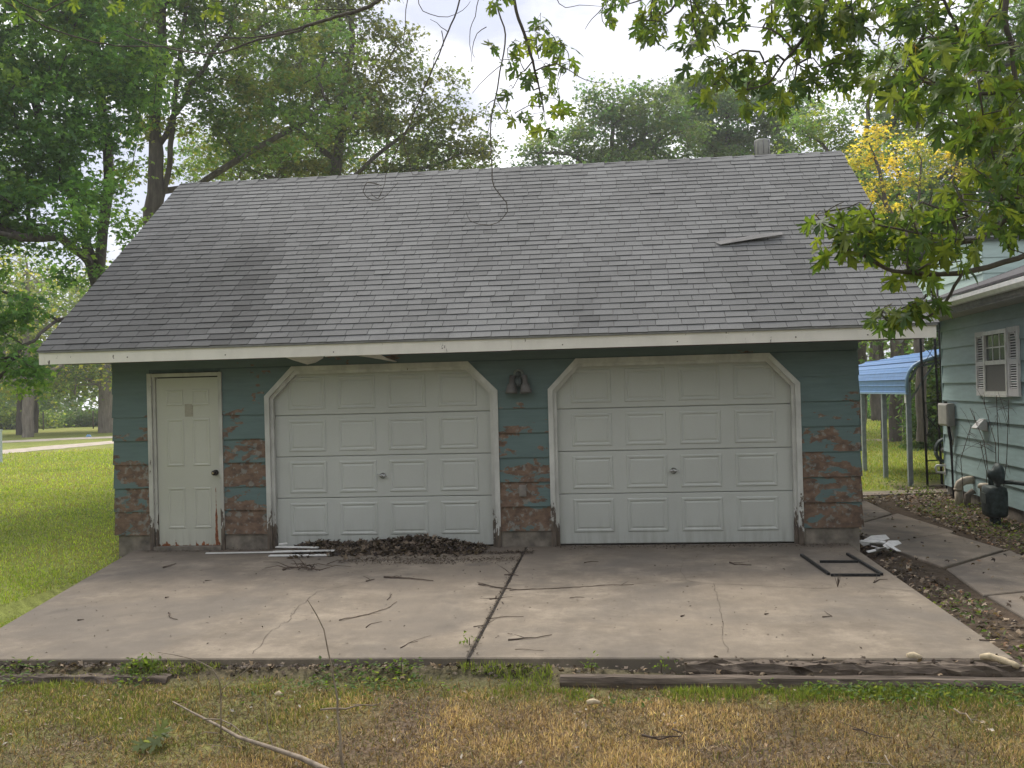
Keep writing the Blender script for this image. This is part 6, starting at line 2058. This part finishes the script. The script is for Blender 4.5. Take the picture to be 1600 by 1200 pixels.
tag(obj('side_lawn', blades('side_lawn', x_, y_, 0.028 + 0.0013 * d, 0.0020 + 0.00028 * d, cw, 35, 1.3), M['grass']), 'mown green lawn left of the garage', 'grass', kind='stuff')
# back lawn seen by the carport
n_ = 60000
d = 15 * (50 / 15) ** r2.random(n_)
a = np.radians(r2.uniform(10, 28, n_))
x_ = d * np.sin(a); y_ = -CAM_D + d * np.cos(a)
keep = (y_ > 4.6) & (x_ > 2.95) & (right_dirt(x_, y_) < 0.35) & ~((x_ > 5.4) & (y_ < 5.6)) & ~((y_ > 5.1) & (y_ < 6.5) & (x_ < 6.4))
x_, y_, d = x_[keep], y_[keep], d[keep]
nz = fbm(x_ * 0.5, y_ * 0.5, 93, 3)
cw = GG[r2.integers(0, 4, len(x_))] * (0.8 + 0.6 * nz)[:, None] * 1.4
yel = r2.random(len(x_)) < 0.3
cw[yel] = np.array([0.38, 0.34, 0.12]) * r2.uniform(0.7, 1.2, (yel.sum(), 1))
tag(obj('back_lawn', blades('back_lawn', x_, y_, 0.04 + 0.0014 * d, 0.0018 + 0.00026 * d, cw, 36, 0.7), M['grass']), 'back lawn seen past the right garage corner', 'grass', kind='stuff')

# joint weeds: single little plants
for q, (px, py, lab) in enumerate(((733, 1008, 'small green weed at the lower end of the joint'), (1309, 917, 'thin dry weed below the black metal frame'), (925, 1018, 'yellow-green weed at the front edge right of the joint'),
                                   (1030, 1022, 'pale green weed at the front edge in the middle of the right slab'), (637, 1022, 'green weed clump at the front edge left of the joint'), (233, 1034, 'bright green strap-leaf tuft at the front of the left slab'))):
    c = on_z(px, py, 0.0)
    if py >= 1012:
        c = np.array((c[0], -4.68, -0.04))
    rr = np.random.default_rng(600 + q)
    root = thing('weed', lab, 'weed', tuple(c), 'weeds growing at the apron')
    if q == 1:
        mb = MB()
        for k in range(5):
            e = c + np.array((rr.normal(0, 0.03), rr.normal(0, 0.02), rr.uniform(0.08, 0.15)))
            mb.tube([c, 0.5 * (c + e), e], [0.003, 0.0025, 0.001], 4)
        obj('stalks', mb, M['stick_bark'], root)
    else:
        P_ = c + np.abs(rr.normal(0, 1, (26, 3))) * (0.0, 0.0, 0.035) + rr.normal(0, 1, (26, 3)) * (0.035, 0.02, 0.0)
        cc_ = np.tile(np.array((0.13, 0.20, 0.04)), (26, 1)) * rr.uniform(0.7, 1.3, (26, 1))
        obj('leaves', leaf_mass('leaves', P_, 0.028 if q != 5 else 0.045, cc_, rr, 1, -0.6, 0.8), M['leaf'], root)
        obj('stem', MB().tube([c - (0, 0, 0.02), c + (0.004, 0, 0.05)], 0.003, 4), M['stick_bark'], root)

# ------------------------------------------------------------------ dead branch and bare shoot in the foreground grass
fb = thing('fallen_branch', 'bare grey branch with side twigs lying in the front grass', 'branch', tuple(on_z(400, 1160, -0.1)))
main = [(270, 1104), (300, 1122), (345, 1147), (372, 1166), (420, 1182), (470, 1198), (530, 1222)]
zl = [0.03, 0.035, 0.04, 0.05, 0.05, 0.045, 0.03]
Q = []
for (px, py), z_ in zip(main, zl):
    p = on_z(px, py, -0.10); p[2] += z_; Q.append(p)
Q2 = resample(Q, 0.05)
obj('limb', MB().tube(Q2, [0.004 + 0.012 * k / len(Q2) for k in range(len(Q2))], 8), M['stick_pale'], fb)


def twig(pts, depths, r0, mat='stick_bark', parent=None):
    P_ = resample([at(p[0], p[1], d_) for p, d_ in zip(pts, depths)], 0.05)
    n_ = len(P_)
    obj('twig', MB().tube([p + (np.random.default_rng(k).normal(0, 0.002, 3)) for k, p in enumerate(P_)], [r0 * (1 - 0.7 * k / n_) for k in range(n_)], 6), M[mat], parent)


dq = np.dot(Q[3] - CAM, _f)
twig([(345, 1146), (345, 1080), (343, 1062), (330, 1043), (300, 1028), (270, 1022), (246, 1020)], [dq + 0.15, dq + .13, dq + .1, dq + .1, dq + .1, dq + .1, dq + .1], 0.005, 'stick_pale', fb)
twig([(346, 1078), (370, 1058), (385, 1046), (400, 1036)], [dq + .13] * 4, 0.003, 'stick_pale', fb)
twig([(318, 1124), (345, 1124), (362, 1132), (390, 1155), (404, 1170)], [dq + .2, dq + .15, dq + .1, dq, dq], 0.004, 'stick_pale', fb)
twig([(340, 1146), (320, 1144), (308, 1149)], [dq + .12] * 3, 0.003, 'stick_pale', fb)
twig([(388, 1171), (355, 1166), (325, 1164)], [dq] * 3, 0.003, 'stick_pale', fb)
twig([(430, 1185), (424, 1160), (418, 1140), (416, 1110), (414, 1085)], [dq - .05, dq - .03, dq, dq, dq], 0.004, 'stick_pale', fb)
sh = thing('bare_shoot', 'tall thin bare shoot rising from the front grass before the left slab', 'shoot', tuple(on_z(535, 1215, -0.1)))
pts = [(540, 1216), (533, 1190), (531, 1150), (528, 1110), (523, 1060), (513, 1015), (506, 985), (495, 962), (480, 937)]
twig(pts, [4.75, 4.75, 4.75, 4.76, 4.77, 4.78, 4.8, 4.8, 4.8], 0.0075, 'stick_pale', sh)
for q, (pts, lab, mt, r_) in enumerate((([(1003, 1127), (1030, 1133), (1064, 1129)], 'thick short stick in the dry grass right of centre', 'stick_bark', 0.010), ([(500, 1090), (540, 1086), (596, 1080)], 'pale stick in the grass below the joint', 'stick_pale', 0.008),
                                        ([(1332, 1120), (1360, 1127), (1395, 1133)], 'thin stick in the weedy grass at the right', 'stick_bark', 0.006), ([(1490, 1088), (1508, 1098), (1520, 1110)], 'short grey stick in the grass below the right timber', 'stick_pale', 0.007),
                                        ([(1382, 1158), (1390, 1170), (1400, 1177)], 'short forked stick near the bottom right', 'stick_pale', 0.006), ([(1050, 1118), (1066, 1124)], 'stub of dark stick behind the thick short stick', 'stick_bark', 0.007))):
    stick(lab, pts, r_, mt, 1, z=0.03, seed=60 + q, group='sticks in the front grass')
# flattened leaf in the front grass
P_ = np.array([on_z(245, 1160, -0.07) + np.random.default_rng(k).normal(0, 0.03, 3) * (1, 1, .3) + (0, 0, 0.03) for k in range(9)])
cl_ = obj('dropped_leaves', leaf_mass('dropped_leaves', P_, 0.09, np.tile(np.array((0.16, 0.20, 0.10)), (9, 1)), np.random.default_rng(3), 5, 0.0, 0.5), M['leaf'])
tag(cl_, 'few pale green maple leaves dropped in the front grass at the left', 'leaves', kind='stuff')
# scraps of pale stone and dead leaf in the grass
n_ = 420
x_ = r2.uniform(-4.5, 3.2, n_); y_ = r2.uniform(-6.6, -4.9, n_)
P_ = np.stack([x_, y_, ground_z(x_, y_) + r2.uniform(0.015, 0.045, n_)], 1)
tag(litter('pale_scraps', P_, 0.028, [(0.5, 0.45, 0.38), (0.42, 0.34, 0.25), (0.30, 0.2, 0.12), (0.2, 0.14, 0.09)], 41, lobes=1, flat=0.6, droop=0), 'pale scraps and dead leaves scattered in the front grass', 'litter', kind='stuff')

# bare shrub by the house wall
bs = thing('bare_shrub', 'leafless twiggy shrub against the house wall by the gas meter', 'shrub', H(2.6, 0.15, -0.1))
rr = np.random.default_rng(77)
for q, (u0_, tip_) in enumerate((((2.9), (1.7, 0.12, 1.35)), ((2.95), (2.2, 0.10, 1.5)), ((3.0), (2.9, 0.15, 1.55)), ((2.6), (2.35, 0.2, 0.9)), ((1.65), (1.55, 0.06, 1.1)), ((3.1), (3.5, 0.2, 1.5)))):
    a = hp(u0_, 0.22, -0.12); e = hp(*tip_)
    m_ = 0.5 * (a + e) + rr.normal(0, 0.06, 3) + (0, 0, 0.12)
    mb = MB().tube(resample([a, m_, e], 0.1), [0.006 * (1 - 0.6 * k / 40) for k in range(len(resample([a, m_, e], 0.1)))], 5)
    for k in range(7):
        t_ = rr.uniform(0.35, 1)
        s_ = m_ + (e - m_) * t_ if t_ > 0.5 else a + (m_ - a) * 2 * t_
        d = rr.normal(0, 1, 3) * (0.4, 1, 0.8); d /= np.linalg.norm(d)
        L = rr.uniform(0.15, 0.45)
        mb.tube([s_, s_ + d * L * .5 + (0, 0, .03), s_ + d * L], [0.003, 0.0025, 0.0015], 4)
    obj('stem', mb, M['stick_bark'], bs)
# odd bits
pp_ = thing('utility_post', 'pale grey post at the left edge beyond the lawn', 'post', tuple(at(1, 700, 30) * (1, 1, 0)))
b = at(-1, 700, 30)
obj('post', MB().box(b[0] - 0.06, b[0] + 0.06, b[1] - 0.06, b[1] + 0.06, -0.1, 0.95), M['pale_post'], pp_)
obj('cap', MB().box(b[0] - 0.075, b[0] + 0.075, b[1] - 0.075, b[1] + 0.075, 0.951, 0.99), M['pale_post'], pp_)
b = at(138, 690, 50)
tag(obj('blue_scrap', MB().prism([(b[0] - 0.14, b[1], -0.02), (b[0] + 0.14, b[1], -0.02), (b[0] + 0.07, b[1], 0.09), (b[0] - 0.05, b[1], 0.11)], [(b[0] - 0.14, b[1] + 0.1, -0.02), (b[0] + 0.14, b[1] + 0.1, -0.02), (b[0] + 0.07, b[1] + 0.08, 0.08), (b[0] - 0.05, b[1] + 0.08, 0.1)]), M['blue_litter']), 'small blue scrap on the far verge left of the garage', 'litter')
# wire fence posts beyond the road
for q, px in enumerate((28, 68, 146)):
    b = at(px, 676, 66)
    fp = thing('fence_post', ['thin fence post at the far left by the thicket', 'thin fence post right of the three left trunks', 'thin fence post left of the stout pale trunk'][q], 'fence post', (b[0], b[1], -0.1), 'fence posts beyond the road')
    obj('post', MB().tube([(b[0], b[1], -0.2), (b[0], b[1], 1.15)], 0.05, 6), M['bark'], fp)
    obj('post_top', MB().tube([(b[0], b[1], 1.15), (b[0], b[1], 1.19)], 0.055, 6), M['bark'], fp)


# ------------------------------------------------------------------ thin milky air that pales the trees behind
hz = bpy.data.materials.new('haze')
hz.use_nodes = True
hn = hz.node_tree.nodes
hn.clear()
ho = hn.new('ShaderNodeOutputMaterial'); hv = hn.new('ShaderNodeVolumePrincipled')
hv.inputs['Color'].default_value = (0.97, 0.985, 1.0, 1)
hv.inputs['Density'].default_value = 0.0013
hv.inputs['Anisotropy'].default_value = 0.5
hz.node_tree.links.new(hv.outputs[0], ho.inputs['Volume'])
tag(obj('haze', MB().box(-170, 170, -70, 210, -2.0, 22.0), hz), 'thin pale air', 'haze', kind='stuff')
